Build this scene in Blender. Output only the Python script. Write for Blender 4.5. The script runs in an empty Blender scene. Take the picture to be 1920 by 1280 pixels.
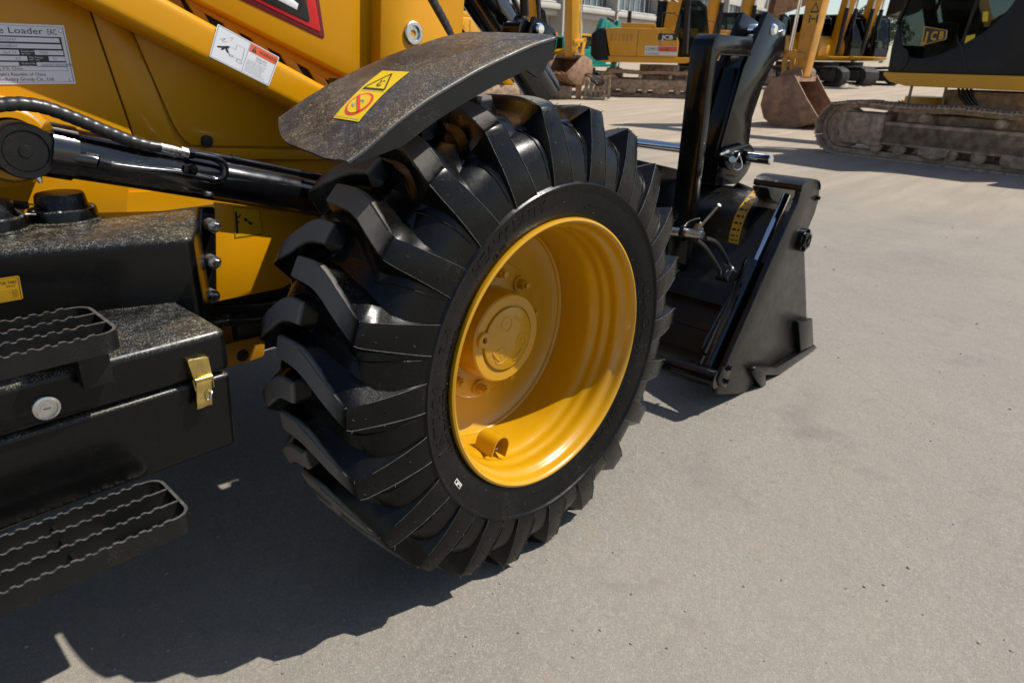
import bpy, bmesh, math, random
from mathutils import Vector, Matrix
from math import sin, cos, pi, radians, atan2, sqrt, hypot
random.seed(7)
SC = bpy.context.scene
COL = SC.collection
# ------------------------------------------------------------------ camera
AX = 0.565                                   # wheel axle height
CAM = Vector((-1.13477, -0.93182, 0.64408 + AX))
YAW, PIT, ROL, F = 0.81473, 0.39322, 0.02234, 1280.0
DV = Vector((sin(YAW)*cos(PIT), cos(YAW)*cos(PIT), -sin(PIT)))
_r = Vector((cos(YAW), -sin(YAW), 0)); _u = _r.cross(DV)
RV = _r*cos(ROL) + _u*sin(ROL); UV = -_r*sin(ROL) + _u*cos(ROL)
cam = bpy.data.cameras.new('camera'); camo = bpy.data.objects.new('camera', cam); COL.objects.link(camo)
cam.sensor_width = 36; cam.lens = 24; cam.clip_start = 0.02; cam.clip_end = 2000
camo.matrix_world = Matrix(((RV.x, UV.x, -DV.x, CAM.x), (RV.y, UV.y, -DV.y, CAM.y), (RV.z, UV.z, -DV.z, CAM.z), (0, 0, 0, 1)))
cam.dof.use_dof = True; cam.dof.focus_distance = 1.35; cam.dof.aperture_fstop = 9
SC.camera = camo
# ------------------------------------------------------------------ sky and sun
SUN = Vector((0.57, -0.50, 1.0)).normalized()
w = bpy.data.worlds.new('World'); SC.world = w; w.use_nodes = True
nt = w.node_tree; bg = nt.nodes['Background']
sky = nt.nodes.new('ShaderNodeTexSky'); sky.sky_type = 'NISHITA'; sky.sun_disc = False
sky.sun_elevation = math.asin(SUN.z); sky.sun_rotation = atan2(SUN.x, SUN.y)
sky.air_density = 1.0; sky.dust_density = 0.8; sky.altitude = 100
nt.links.new(sky.outputs[0], bg.inputs[0]); bg.inputs[1].default_value = 0.088
sl = bpy.data.lights.new('sun', 'SUN'); slo = bpy.data.objects.new('sun', sl); COL.objects.link(slo)
sl.energy = 4.6; sl.angle = radians(0.55); sl.color = (1.0, 0.95, 0.88)
slo.rotation_euler = SUN.to_track_quat('Z', 'Y').to_euler(); slo.location = SUN*30
SC.view_settings.view_transform = 'Standard'; SC.view_settings.look = 'None'
SC.view_settings.exposure = 0.5; SC.view_settings.gamma = 1.0
SC.render.engine = 'CYCLES'; SC.cycles.max_bounces = 8
try: SC.cycles.use_denoising = True
except Exception: pass

# ------------------------------------------------------------------ helpers
def ray(px, py): return DV + RV*((px-960)/F) - UV*((py-640)/F)
def U(px, py, x=None, y=None, z=None):
    "the point of plane x=, y= or z= seen at a place of the photograph (used to measure the place)"
    D = ray(px, py)
    t = (x-CAM.x)/D.x if x is not None else (y-CAM.y)/D.y if y is not None else (z-CAM.z)/D.z
    return CAM + D*t
MATS = {}
def S(h):
    "sRGB hex -> linear"
    v = [int(h[i:i+2], 16)/255 for i in (0, 2, 4)]
    return tuple(a/12.92 if a < .04045 else ((a+.055)/1.055)**2.4 for a in v)
def mat(name, base, rough=.5, metal=0., coat=0., spec=.5, var=.0, vscale=6., bump=0., bscale=200., dust=None, rvar=0., trans=0., alpha=1., aniso=None, emit=None):
    """principled surface with procedural variation. dust=(colour, amount, fine scale, top only 0..1)"""
    m = bpy.data.materials.new(name); m.use_nodes = True; MATS[name] = m
    n = m.node_tree.nodes; L = m.node_tree.links; p = n['Principled BSDF']
    p.inputs['Roughness'].default_value = rough; p.inputs['Metallic'].default_value = metal
    p.inputs['Coat Weight'].default_value = coat; p.inputs['Coat Roughness'].default_value = .06
    p.inputs['Specular IOR Level'].default_value = spec
    p.inputs['Transmission Weight'].default_value = trans; p.inputs['Alpha'].default_value = alpha
    tc = n.new('ShaderNodeTexCoord'); geo = n.new('ShaderNodeNewGeometry')
    def noise(scale, det=3., rough_=.5, vec=None):
        t = n.new('ShaderNodeTexNoise'); t.inputs['Scale'].default_value = scale; t.inputs['Detail'].default_value = det
        t.inputs['Roughness'].default_value = rough_; L.new(vec or tc.outputs['Object'], t.inputs['Vector']); return t.outputs['Fac']
    def ramp(src, a, b, lo=0., hi=1.):
        t = n.new('ShaderNodeMapRange'); t.inputs[1].default_value = a; t.inputs[2].default_value = b
        t.inputs[3].default_value = lo; t.inputs[4].default_value = hi; t.interpolation_type = 'SMOOTHSTEP'; L.new(src, t.inputs[0]); return t.outputs[0]
    def mth(op, a, b):
        t = n.new('ShaderNodeMath'); t.operation = op; t.use_clamp = True
        for i, v in enumerate((a, b)):
            if isinstance(v, (int, float)): t.inputs[i].default_value = v
            else: L.new(v, t.inputs[i])
        return t.outputs[0]
    def mix(fac, a, b):
        t = n.new('ShaderNodeMix'); t.data_type = 'RGBA'
        L.new(fac, t.inputs[0])
        for i, v in ((6, a), (7, b)):
            if isinstance(v, tuple): t.inputs[i].default_value = (*v[:3], 1)
            else: L.new(v, t.inputs[i])
        return t.outputs[2]
    col = tuple(base)
    cur = None
    if var > 0:
        f = ramp(noise(vscale, 5, .6), .3, .7)
        cur = mix(f, tuple(c*(1-var) for c in col), tuple(min(1, c*(1+var)) for c in col))
    rs = None
    if rvar > 0: rs = ramp(noise(vscale*2.3, 4, .65), .25, .75, max(.02, rough-rvar), min(1, rough+rvar))
    if dust:
        dc, amt, fs, top = dust
        fine = ramp(noise(fs, 2, .5), .5, .62)
        big = ramp(noise(6., 4, .6), .56-.26*amt, .76-.16*amt)
        blotch = ramp(noise(fs*.18, 3, .6), .35, .65, .25, 1.)
        f = mth('MULTIPLY', mth('MULTIPLY', fine, blotch), mth('ADD', big, amt*amt*.30))
        film = mth('MULTIPLY', big, .10*amt*amt)
        f = mth('MULTIPLY', f, min(1., .12+.9*amt))
        f = mth('MAXIMUM', f, film)
        if top > 0:
            s = n.new('ShaderNodeSeparateXYZ'); L.new(geo.outputs['Normal'], s.inputs[0])
            f = mth('MULTIPLY', f, ramp(s.outputs[2], .15, .75, 1-top, 1.))
        cur = mix(f, cur or col, mix(ramp(noise(7., 4, .6), .42, .60), tuple(dc), tuple(.6*sum(dc)/3+.1*c for c in dc)))
        base_r = rs if rs is not None else rough
        rs2 = n.new('ShaderNodeMapRange'); L.new(f, rs2.inputs[0]); rs2.inputs[4].default_value = .9
        if isinstance(base_r, float): rs2.inputs[3].default_value = base_r
        else: L.new(base_r, rs2.inputs[3])
        rs = rs2.outputs[0]
        cw = n.new('ShaderNodeMapRange'); L.new(f, cw.inputs[0]); cw.inputs[3].default_value = coat; cw.inputs[4].default_value = 0.
        L.new(cw.outputs[0], p.inputs['Coat Weight'])
    if cur is not None: L.new(cur, p.inputs['Base Color'])
    else: p.inputs['Base Color'].default_value = (*col[:3], 1)
    if rs is not None: L.new(rs, p.inputs['Roughness'])
    if bump > 0:
        b = n.new('ShaderNodeBump'); b.inputs['Strength'].default_value = 1.; b.inputs['Distance'].default_value = bump
        L.new(noise(bscale, 3, .55), b.inputs['Height']); L.new(b.outputs[0], p.inputs['Normal'])
    if emit: p.inputs['Emission Color'].default_value = (*emit, 1); p.inputs['Emission Strength'].default_value = 1
    return m
TAN = (.27, .22, .15)
YEL = (.53, .235, .0015)
mat('yellow_paint', YEL, .33, coat=.05, spec=.28, var=.04, vscale=3, rvar=.08, bump=.0004, bscale=25, dust=((.42, .28, .06), .06, 500, .0))
mat('rim_yellow', (.47, .238, .002), .32, coat=.35, var=.03, vscale=8, rvar=.06, bump=.0006, bscale=18, dust=((.30, .19, .06), .22, 240, .0))
mat('dull_yellow', (.34, .15, .003), .45, var=.15, vscale=5, rvar=.1, dust=((.30, .22, .12), .5, 300, .3))
mat('gloss_black', (.0035, .0035, .004), .15, coat=.0, spec=.3, rvar=.05, vscale=8, bump=.0003, bscale=22, dust=(TAN, .14, 420, .0))
mat('cylinder_black', (.004, .004, .005), .16, coat=.55, spec=.6, rvar=.05, vscale=8, bump=.0002, bscale=22, dust=(TAN, .16, 420, .2))
mat('edge_highlight', (.16, .155, .145), .4, metal=.6, var=.3, vscale=90)  # highlight along the step bars' top edges, painted as a paler grey
mat('gloss_black_dusty', (.003, .003, .003), .24, coat=.03, spec=.24, rvar=.06, vscale=8, bump=.0002, bscale=30, dust=((.27, .235, .165), 1.0, 420, .985))
mat('bucket_black', (.0075, .0068, .006), .34, coat=.08, spec=.4, rvar=.07, vscale=10, bump=.0003, bscale=30, dust=(TAN, .2, 380, .0))
mat('fender_black', (.011, .011, .011), .38, rvar=.1, vscale=10, bump=.0003, bscale=300, dust=((.29, .215, .13), 1.15, 380, .75))
mat('satin_black', (.005, .005, .005), .42, spec=.3, rvar=.1, vscale=10, bump=.0002, bscale=400, dust=((.25, .2, .14), .12, 400, .3))
mat('deep_black', (.006, .006, .006), .6)
mat('rubber', (.0028, .0028, .003), .28, spec=.22, rvar=.07, vscale=9, bump=.0003, bscale=60, dust=((.06, .052, .04), .35, 260, .0))
def tread_film():
    "the dull film on the tread faces: by distance from the axle"
    m = MATS['rubber']; n = m.node_tree.nodes; L = m.node_tree.links; p = n['Principled BSDF']
    tc = n.new('ShaderNodeTexCoord'); s = n.new('ShaderNodeVectorMath'); s.operation = 'MULTIPLY_ADD'; s.inputs[1].default_value = (1, 0, 1); s.inputs[2].default_value = (0, 0, -AX); L.new(tc.outputs['Object'], s.inputs[0])
    l = n.new('ShaderNodeVectorMath'); l.operation = 'LENGTH'; L.new(s.outputs[0], l.inputs[0])
    nz = n.new('ShaderNodeTexNoise'); nz.inputs['Scale'].default_value = 22; nz.inputs['Detail'].default_value = 6; nz.inputs['Roughness'].default_value = .7; L.new(tc.outputs['Object'], nz.inputs['Vector'])
    ad = n.new('ShaderNodeMath'); ad.operation = 'MULTIPLY_ADD'; L.new(nz.outputs['Fac'], ad.inputs[0]); ad.inputs[1].default_value = .009; L.new(l.outputs['Value'], ad.inputs[2])
    r = n.new('ShaderNodeMapRange'); r.inputs[1].default_value = .5635; r.inputs[2].default_value = .570; L.new(ad.outputs[0], r.inputs[0])
    for nm, tgt in (('Base Color', (.15, .14, .125, 1)), ('Roughness', .8)):
        old = p.inputs[nm].links[0].from_socket
        x = n.new('ShaderNodeMix'); x.data_type = 'RGBA' if nm == 'Base Color' else 'FLOAT'; L.new(r.outputs[0], x.inputs[0])
        ia, ib, oo = (6, 7, 2) if nm == 'Base Color' else (2, 3, 0)
        L.new(old, x.inputs[ia]); x.inputs[ib].default_value = tgt; L.new(x.outputs[oo], p.inputs[nm])
tread_film()
mat('rubber_flash', (.06, .06, .06), .6, var=.5, vscale=60)
mat('hose_black', (.014, .014, .014), .35, bump=.0003, bscale=150)
mat('chrome', (.75, .76, .78), .1, metal=1, rvar=.04, vscale=20)
mat('zinc', (.55, .55, .53), .32, metal=1, rvar=.12, vscale=60, var=.15)
mat('gold_zinc', (.62, .47, .16), .28, metal=1, var=.3, vscale=30, rvar=.12)
mat('bolt_grey', (.33, .32, .29), .45, metal=.8, var=.2, vscale=80)
mat('white_print', (.60, .61, .62), .4, coat=.1)
mat('plate_silver', (.55, .56, .60), .38, metal=.35)
mat('ink_black', (.012, .012, .013), .4)
mat('ink_grey', (.22, .23, .26), .5)
mat('sticker_yellow', (.62, .42, .004), .4, var=.04, vscale=30)
mat('sticker_amber', (.52, .27, .004), .4, var=.04, vscale=30)
mat('sticker_red', (.62, .03, .03), .4)
mat('sticker_orange', (.62, .10, .03), .4)
mat('badge_red', (.55, .010, .010), .28, coat=.3)
mat('badge_darkred', (.14, .004, .012), .28, coat=.3)
mat('badge_black', (.012, .013, .014), .25, coat=.3)
mat('rust_brown', (.36, .25, .165), .75, var=.45, vscale=9, bump=.004, bscale=40, dust=((.27, .2, .13), .9, 60, .3))
mat('bucket_rust', (.25, .135, .075), .62, var=.4, vscale=7, bump=.003, bscale=50, dust=((.32, .23, .15), .8, 90, .2))
mat('mud_track', (.38, .275, .19), .85, var=.4, vscale=14, bump=.006, bscale=60, dust=((.30, .23, .16), .9, 60, .3))
mat('dark_track', (.03, .028, .026), .7, var=.4, vscale=12, bump=.003, bscale=60, dust=((.3, .25, .19), .7, 60, .5))
mat('dusty_steel', (.30, .235, .16), .8, var=.35, vscale=12, bump=.004, bscale=50)
mat('exc_yellow', (.60, .285, .004), .38, coat=.2, var=.06, vscale=2, rvar=.1, dust=((.42, .31, .18), .2, 60, .2))
mat('exc_yellow_worn', (.50, .22, .006), .5, var=.18, vscale=4, rvar=.1, dust=((.40, .28, .17), .9, 40, .2))
mat('charcoal', (.007, .007, .009), .42, spec=.3, rvar=.1, vscale=4, dust=((.2, .17, .13), .12, 60, .2))
mat('glass_dark', (.02, .025, .028), .04, spec=.8, coat=.3)
mat('teal_paint', (.012, .20, .155), .4, var=.15, vscale=5)
mat('seat_red', (.25, .02, .03), .7)
mat('lamp_orange', (.9, .18, .02), .3)
mat('concrete_wall', (.36, .345, .31), .8, var=.1, vscale=.4)
mat('wall_beige', (.40, .38, .33), .75, var=.08, vscale=.5)
mat('window_blue', (.05, .075, .10), .06, spec=.9, var=.5, vscale=.35)
mat('leaf_green', (.055, .085, .03), .7, var=.5, vscale=2)
mat('bark', (.12, .085, .06), .85, var=.3, vscale=8)
mat('stone', (.24, .22, .19), .8, var=.35, vscale=120)
mat('tag_white', (.6, .59, .54), .5)

def tag(o, label=None, cat=None, group=None, kind=None):
    if label: o['label'] = label
    if cat: o['category'] = cat
    if group: o['group'] = group
    if kind: o['kind'] = kind
    return o
def empty(name, loc=(0, 0, 0), rz=0., parent=None):
    o = bpy.data.objects.new(name, None); COL.objects.link(o); o.location = loc; o.rotation_euler = (0, 0, rz)
    o.empty_display_size = .2
    if parent: o.parent = parent
    return o
class MB:
    def __init__(s): s.v = []; s.f = []; s.m = []; s.sm = []
    def add(s, vs, fs, mi=0, smooth=False):
        b = len(s.v); s.v += [tuple(v) for v in vs]
        for f in fs: s.f.append(tuple(b+i for i in f)); s.m.append(mi); s.sm.append(smooth)
        return s
    def box(s, a, b, mi=0, bev=0.):
        x0, y0, z0 = [min(a[i], b[i]) for i in range(3)]; x1, y1, z1 = [max(a[i], b[i]) for i in range(3)]
        if bev <= 0:
            v = [(x, y, z) for x in (x0, x1) for y in (y0, y1) for z in (z0, z1)]
            s.add(v, [(0, 1, 3, 2), (4, 6, 7, 5), (0, 4, 5, 1), (2, 3, 7, 6), (0, 2, 6, 4), (1, 5, 7, 3)], mi)
        else:
            bm = bmesh.new(); bmesh.ops.create_cube(bm, size=1)
            for v in bm.verts: v.co = Vector(((x0+x1)/2+v.co.x*(x1-x0), (y0+y1)/2+v.co.y*(y1-y0), (z0+z1)/2+v.co.z*(z1-z0)))
            bmesh.ops.bevel(bm, geom=bm.edges[:], offset=bev, segments=2, affect='EDGES', profile=.5, clamp_overlap=True)
            s.bm(bm, mi); bm.free()
        return s
    def bm(s, bm, mi=0, smooth=False):
        bm.verts.ensure_lookup_table(); bm.verts.index_update()
        s.add([v.co[:] for v in bm.verts], [[v.index for v in f.verts] for f in bm.faces], mi, smooth)
    def prism(s, pts, off, mi=0, bev=0.):
        "pts: 3D outline; off: extrusion vector (away from the viewer)"
        bm = bmesh.new(); off = Vector(off)
        a = [bm.verts.new(p) for p in pts]
        f = bm.faces.new(a); f.normal_update()
        r = bmesh.ops.extrude_face_region(bm, geom=[f])
        for v in r['geom']:
            if isinstance(v, bmesh.types.BMVert): v.co += off
        bmesh.ops.recalc_face_normals(bm, faces=bm.faces[:])
        if bev > 0:
            ed = [e for e in bm.edges if len(e.link_faces) == 2 and e.calc_face_angle(0) > .5]
            bmesh.ops.bevel(bm, geom=ed, offset=bev, segments=2, affect='EDGES', profile=.5, clamp_overlap=True)
        s.bm(bm, mi); bm.free(); return s
    def tube(s, path, r, seg=14, mi=0, caps=True, rfun=None):
        path = [Vector(p) for p in path]; n = len(path); rings = []
        t0 = (path[1]-path[0]).normalized()
        a = t0.orthogonal().normalized(); vs = []; fs = []
        for i, p in enumerate(path):
            t = ((path[min(i+1, n-1)]-path[max(i-1, 0)])).normalized()
            a = (a - t*a.dot(t)).normalized(); b = t.cross(a)
            rr = rfun(i) if rfun else (r[i] if isinstance(r, (list, tuple)) else r)
            for k in range(seg): an = 2*pi*k/seg; vs.append(p + (a*cos(an)+b*sin(an))*rr)
        for i in range(n-1):
            for k in range(seg):
                k2 = (k+1) % seg; fs.append((i*seg+k, i*seg+k2, (i+1)*seg+k2, (i+1)*seg+k))
        if caps: fs += [tuple(range(seg-1, -1, -1)), tuple((n-1)*seg+k for k in range(seg))]
        s.add(vs, fs, mi, True); return s
    def lathe(s, prof, o, ax=(0, 1, 0), seg=48, mi=0, a0=0., a1=2*pi):
        "prof: (radius, distance along axis) from point o"
        ax = Vector(ax).normalized(); e1 = ax.orthogonal().normalized(); e2 = ax.cross(e1); o = Vector(o)
        full = abs(a1-a0-2*pi) < 1e-6; n = seg if full else seg+1
        vs = [o + ax*d + (e1*cos(a0+(a1-a0)*k/seg)+e2*sin(a0+(a1-a0)*k/seg))*r for r, d in prof for k in range(n)]; fs = []
        for i in range(len(prof)-1):
            for k in range(seg):
                k2 = (k+1) % n; fs.append((i*n+k, i*n+k2, (i+1)*n+k2, (i+1)*n+k))
        s.add(vs, fs, mi, True); return s
    def bolt(s, o, ax, r, h, mi=0):
        ax = Vector(ax).normalized()
        s.lathe([(0, h*.25), (r*1.55, h*.25), (r*1.6, h*.2), (r*1.6, 0)], o, ax, 16, mi)
        s.lathe([(0, h*1.0), (r*.82, h*1.0), (r, h*.88), (r, h*.2)], o, ax, 6, mi)
        s.sm[-24:] = [False]*24; return s
    def build(s, name, mats, parent=None, ang=35, loc=None):
        if isinstance(mats, str): mats = [mats]
        me = bpy.data.meshes.new(name)
        me.from_pydata(s.v, [], s.f); 
        for m in mats: me.materials.append(MATS[m])
        me.polygons.foreach_set('material_index', s.m)
        bm = bmesh.new(); bm.from_mesh(me); bmesh.ops.remove_doubles(bm, verts=bm.verts, dist=1e-6)
        bmesh.ops.recalc_face_normals(bm, faces=bm.faces); bm.to_mesh(me); bm.free()
        me.polygons.foreach_set('use_smooth', [True]*len(me.polygons))
        try: me.set_sharp_from_angle(angle=radians(ang))
        except Exception: pass
        o = bpy.data.objects.new(name, me); COL.objects.link(o)
        if parent: o.parent = parent
        if loc: o.location = loc
        return o
def dup(root, loc, rz, label=None, group=None):
    r = root.copy(); COL.objects.link(r); r.location = loc; r.rotation_euler = (0, 0, rz)
    if label: r['label'] = label
    if group: r['group'] = group
    for ch in list(root.children):
        c = ch.copy(); COL.objects.link(c); c.parent = r
        for g in ch.children:
            d = g.copy(); COL.objects.link(d); d.parent = c
    return r
def arc(c, r, a0, a1, n): return [(c[0]+r*cos(a0+(a1-a0)*i/n), c[1]+r*sin(a0+(a1-a0)*i/n)) for i in range(n+1)]
def roundpoly(pts, r, n=4):
    "round the corners of a 3D outline"
    out = []; N = len(pts); pts = [Vector(p) for p in pts]
    for i in range(N):
        p = pts[i]; rr = r[i] if isinstance(r, (list, tuple)) else r
        if rr <= 0: out.append(p); continue
        a = pts[i-1]-p; b = pts[(i+1) % N]-p; l = min(rr, a.length*.45, b.length*.45)
        A = p+a.normalized()*l; B = p+b.normalized()*l
        for k in range(n+1):
            t = k/n; out.append(A*(1-t)**2 + p*2*t*(1-t) + B*t*t)
    return out
def spline(pts, n=8):
    pts = [Vector(p) for p in pts]; out = []
    for i in range(len(pts)-1):
        p0 = pts[max(i-1, 0)]; p1 = pts[i]; p2 = pts[i+1]; p3 = pts[min(i+2, len(pts)-1)]
        for k in range(n):
            t = k/n
            out.append(.5*((2*p1)+(p2-p0)*t+(2*p0-5*p1+4*p2-p3)*t*t+(3*p1-p0-3*p2+p3)*t**3))
    return out+[pts[-1]]
_TX = {}
def glyphs(txt, ext=0., bold=0.):
    "vertices and faces of a line of text, height about 1, base line at 0"
    key = (txt, ext, bold)
    if key not in _TX:
        cu = bpy.data.curves.new('t', 'FONT'); cu.body = txt; cu.size = 1.38; cu.extrude = ext; cu.offset = bold; cu.resolution_u = 2
        o = bpy.data.objects.new('t', cu); COL.objects.link(o)
        dg = bpy.context.evaluated_depsgraph_get(); me = o.evaluated_get(dg).to_mesh()
        v = [x.co[:] for x in me.vertices]; f = [list(p.vertices) for p in me.polygons]
        o.evaluated_get(dg).to_mesh_clear(); bpy.data.objects.remove(o); bpy.data.curves.remove(cu)
        x1 = max([p[0] for p in v] or [0]); _TX[key] = (v, f, x1)
    return _TX[key]
def decal(name, mats, fn, els, parent, lay=.0004):
    "printed sheet: fn(u, v, height) -> point; els drawn one above the other"
    mb = MB(); mi = {m: i for i, m in enumerate(mats)}; k = 0
    for e in els:
        t, m = e[0], mi[e[1]]; a = e[2:]; k += 1
        h = lay*(e[-1]['l'] if isinstance(e[-1], dict) else 1)
        def put(vs, fs): mb.add([fn(x, y, h) for x, y in vs], fs, m)
        if t == 'grid':
            x0, y0, x1, y1, nx, ny = a[:6]
            vs = [(x0+(x1-x0)*i/nx, y0+(y1-y0)*j/ny) for j in range(ny+1) for i in range(nx+1)]
            put(vs, [(j*(nx+1)+i, j*(nx+1)+i+1, (j+1)*(nx+1)+i+1, (j+1)*(nx+1)+i) for j in range(ny) for i in range(nx)])
        elif t == 'rect': x0, y0, x1, y1 = a[:4]; put([(x0, y0), (x1, y0), (x1, y1), (x0, y1)], [(0, 1, 2, 3)])
        elif t == 'poly': put(a[0], [tuple(range(len(a[0])))])
        elif t == 'line':
            pts, wd = a[0], a[1]
            pts = [(pa[0]+(pb[0]-pa[0])*q/6, pa[1]+(pb[1]-pa[1])*q/6) for pa, pb in zip(pts, pts[1:]) for q in range(6)]+[pts[-1]]
            for i in range(len(pts)-1):
                (xa, ya), (xb, yb) = pts[i], pts[i+1]; l = hypot(xb-xa, yb-ya) or 1; nx, ny = -(yb-ya)/l*wd/2, (xb-xa)/l*wd/2
                put([(xa+nx, ya+ny), (xa-nx, ya-ny), (xb-nx, yb-ny), (xb+nx, yb+ny)], [(0, 1, 2, 3)])
        elif t == 'ring':
            cx, cy, r, wd = a[:4]; n = 36
            vs = [(cx+q*cos(2*pi*i/n), cy+q*sin(2*pi*i/n)) for q in (r, r-wd) for i in range(n)]
            put(vs, [(i, (i+1) % n, n+(i+1) % n, n+i) for i in range(n)])
        elif t == 'text':
            s_, x, y, h_ = a[:4]; al = a[4] if len(a) > 4 and isinstance(a[4], str) else 'l'; sx = a[5] if len(a) > 5 and isinstance(a[5], (int, float)) else 1.
            v, f, wd = glyphs(s_, 0., e[-1].get('b', .0) if isinstance(e[-1], dict) else 0.); wd *= h_*sx; x -= wd/2 if al == 'c' else wd if al == 'r' else 0
            put([(x+p[0]*h_*sx, y+p[1]*h_) for p in v], f)
    return mb.build(name, mats, parent)
def plane_fn(o, eu, ev, n):
    o, eu, ev, n = Vector(o), Vector(eu), Vector(ev), Vector(n)
    return lambda u, v, h: o+eu*u+ev*v+n*h
def quad_fn(p00, p10, p11, p01, n):
    p00, p10, p11, p01, n = map(Vector, (p00, p10, p11, p01, n))
    return lambda u, v, h: p00*(1-u)*(1-v)+p10*u*(1-v)+p11*u*v+p01*(1-u)*v+n*h
# ------------------------------------------------------------------ ground
def ground_mat():
    m = bpy.data.materials.new('ground'); m.use_nodes = True; MATS['ground'] = m
    n = m.node_tree.nodes; L = m.node_tree.links; p = n['Principled BSDF']; p.inputs['Specular IOR Level'].default_value = .25
    tc = n.new('ShaderNodeTexCoord')
    def noise(sc, det=4, ro=.6, vec=None):
        t = n.new('ShaderNodeTexNoise'); t.inputs['Scale'].default_value = sc; t.inputs['Detail'].default_value = det; t.inputs['Roughness'].default_value = ro
        L.new(vec or tc.outputs['Object'], t.inputs['Vector']); return t.outputs['Fac']
    def mr(s, a, b, lo=0., hi=1.):
        t = n.new('ShaderNodeMapRange'); t.inputs[1].default_value = a; t.inputs[2].default_value = b; t.inputs[3].default_value = lo; t.inputs[4].default_value = hi
        L.new(s, t.inputs[0]); return t.outputs[0]
    def mix(f, a, b):
        t = n.new('ShaderNodeMix'); t.data_type = 'RGBA'
        if isinstance(f, float): t.inputs[0].default_value = f
        else: L.new(f, t.inputs[0])
        for i, v in ((6, a), (7, b)):
            if isinstance(v, tuple): t.inputs[i].default_value = (*v, 1)
            else: L.new(v, t.inputs[i])
        return t.outputs[2]
    def mul(a, b):
        t = n.new('ShaderNodeMath'); t.operation = 'MULTIPLY'; t.use_clamp = True
        for i, v in enumerate((a, b)):
            if isinstance(v, float): t.inputs[i].default_value = v
            else: L.new(v, t.inputs[i])
        return t.outputs[0]
    def add(a, b):
        t = n.new('ShaderNodeMath'); t.operation = 'ADD'
        L.new(a, t.inputs[0]); L.new(b, t.inputs[1]); return t.outputs[0]
    def vor(sc, feat='F1'):
        t = n.new('ShaderNodeTexVoronoi'); t.inputs['Scale'].default_value = sc; t.feature = feat; L.new(tc.outputs['Object'], t.inputs['Vector']); return t
    mp = n.new('ShaderNodeMapping'); mp.inputs['Rotation'].default_value = (0, 0, radians(-38)); mp.inputs['Scale'].default_value = (.22, 2.2, 1)
    L.new(tc.outputs['Object'], mp.inputs['Vector'])
    big = mr(noise(.8, 5, .6), .3, .7); mid = mr(noise(5, 5, .65), .3, .72); streak = mr(noise(1.3, 5, .65, mp.outputs[0]), .38, .68)
    near = mix(big, (.17, .154, .130), (.25, .224, .188)); near = mix(mul(mid, .4), near, (.275, .243, .20))
    v1 = vor(230); v2 = vor(75)
    agg = mr(noise(330, 2, .5), .36, .66)
    cr = n.new('ShaderNodeSeparateColor'); L.new(v1.outputs['Color'], cr.inputs[0])
    near = mix(mr(cr.outputs[0], .0, .55, .42, 0.), near, (.125, .115, .10)); near = mix(mr(cr.outputs[1], .6, 1., 0., .5), near, (.40, .365, .31))
    near = mix(mul(agg, .3), near, (.20, .185, .16)); sc2 = n.new('ShaderNodeSeparateColor'); L.new(v2.outputs['Color'], sc2.inputs[0]); near = mix(mr(sc2.outputs[0], .0, 1., .0, .12), near, (.16, .148, .13))
    near = mix(mul(mr(noise(520, 2, .5), .62, .72), .65), near, (.48, .44, .38))
    near = mix(mul(mr(noise(260, 2, .5), .64, .74), .8), near, (.05, .047, .043))
    near = mix(mul(mr(noise(9, 5, .65), .58, .72), .5), near, (.31, .235, .165)); near = mix(mul(mr(noise(2.3, 5, .7), .56, .7), .35), near, (.14, .13, .115))
    far = mix(streak, (.31, .248, .182), (.41, .338, .256)); far = mix(mul(mr(noise(3, 6, .7, mp.outputs[0]), .45, .75), .7), far, (.25, .207, .155))
    far = mix(mul(mr(noise(1.1, 4, .6), .6, .75), .5), far, (.21, .18, .142))
    wv = n.new('ShaderNodeTexNoise'); wv.inputs['Scale'].default_value = 3.; wv.inputs['Detail'].default_value = 6; L.new(tc.outputs['Object'], wv.inputs['Vector'])
    wa = n.new('ShaderNodeVectorMath'); wa.operation = 'MULTIPLY_ADD'; wa.inputs[1].default_value = (.35, .35, 0); L.new(wv.outputs['Color'], wa.inputs[0]); L.new(tc.outputs['Object'], wa.inputs[2])
    ck = n.new('ShaderNodeTexVoronoi'); ck.feature = 'DISTANCE_TO_EDGE'; ck.inputs['Scale'].default_value = .9; L.new(wa.outputs[0], ck.inputs['Vector'])
    near = mix(mul(mr(ck.outputs['Distance'], .0, .006, .22, 0.), mr(noise(1.7, 3, .5), .46, .60)), near, (.09, .082, .072))
    near = mix(mul(mr(noise(1.2, 6, .72), .60, .70), .55), near, (.12, .112, .10)); near = mix(mul(mr(noise(26, 3, .5), .67, .75), .55), near, (.10, .093, .083))
    near = mix(mul(mr(noise(.55, 4, .6), .35, .65), .35), near, (.30, .27, .23))
    s = n.new('ShaderNodeSeparateXYZ'); L.new(tc.outputs['Object'], s.inputs[0])
    d = n.new('ShaderNodeVectorMath'); d.operation = 'LENGTH'; L.new(tc.outputs['Object'], d.inputs[0])
    wob = n.new('ShaderNodeMath'); wob.operation = 'MULTIPLY_ADD'; L.new(big, wob.inputs[0]); wob.inputs[1].default_value = 3.; L.new(d.outputs[1], wob.inputs[2])
    L.new(mix(mr(wob.outputs[0], 5.5, 11.5), near, far), p.inputs['Base Color'])
    L.new(mr(noise(40, 3), .3, .7, .75, .95), p.inputs['Roughness'])
    b1 = n.new('ShaderNodeBump'); b1.inputs['Distance'].default_value = .0022
    L.new(add(mul(cr.outputs[0], .55), mul(noise(330, 2), .9)), b1.inputs['Height'])
    b2 = n.new('ShaderNodeBump'); b2.inputs['Distance'].default_value = .012; L.new(noise(4, 4, .6), b2.inputs['Height']); L.new(b2.outputs[0], b1.inputs['Normal'])
    L.new(b1.outputs[0], p.inputs['Normal'])
ground_mat()
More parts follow.
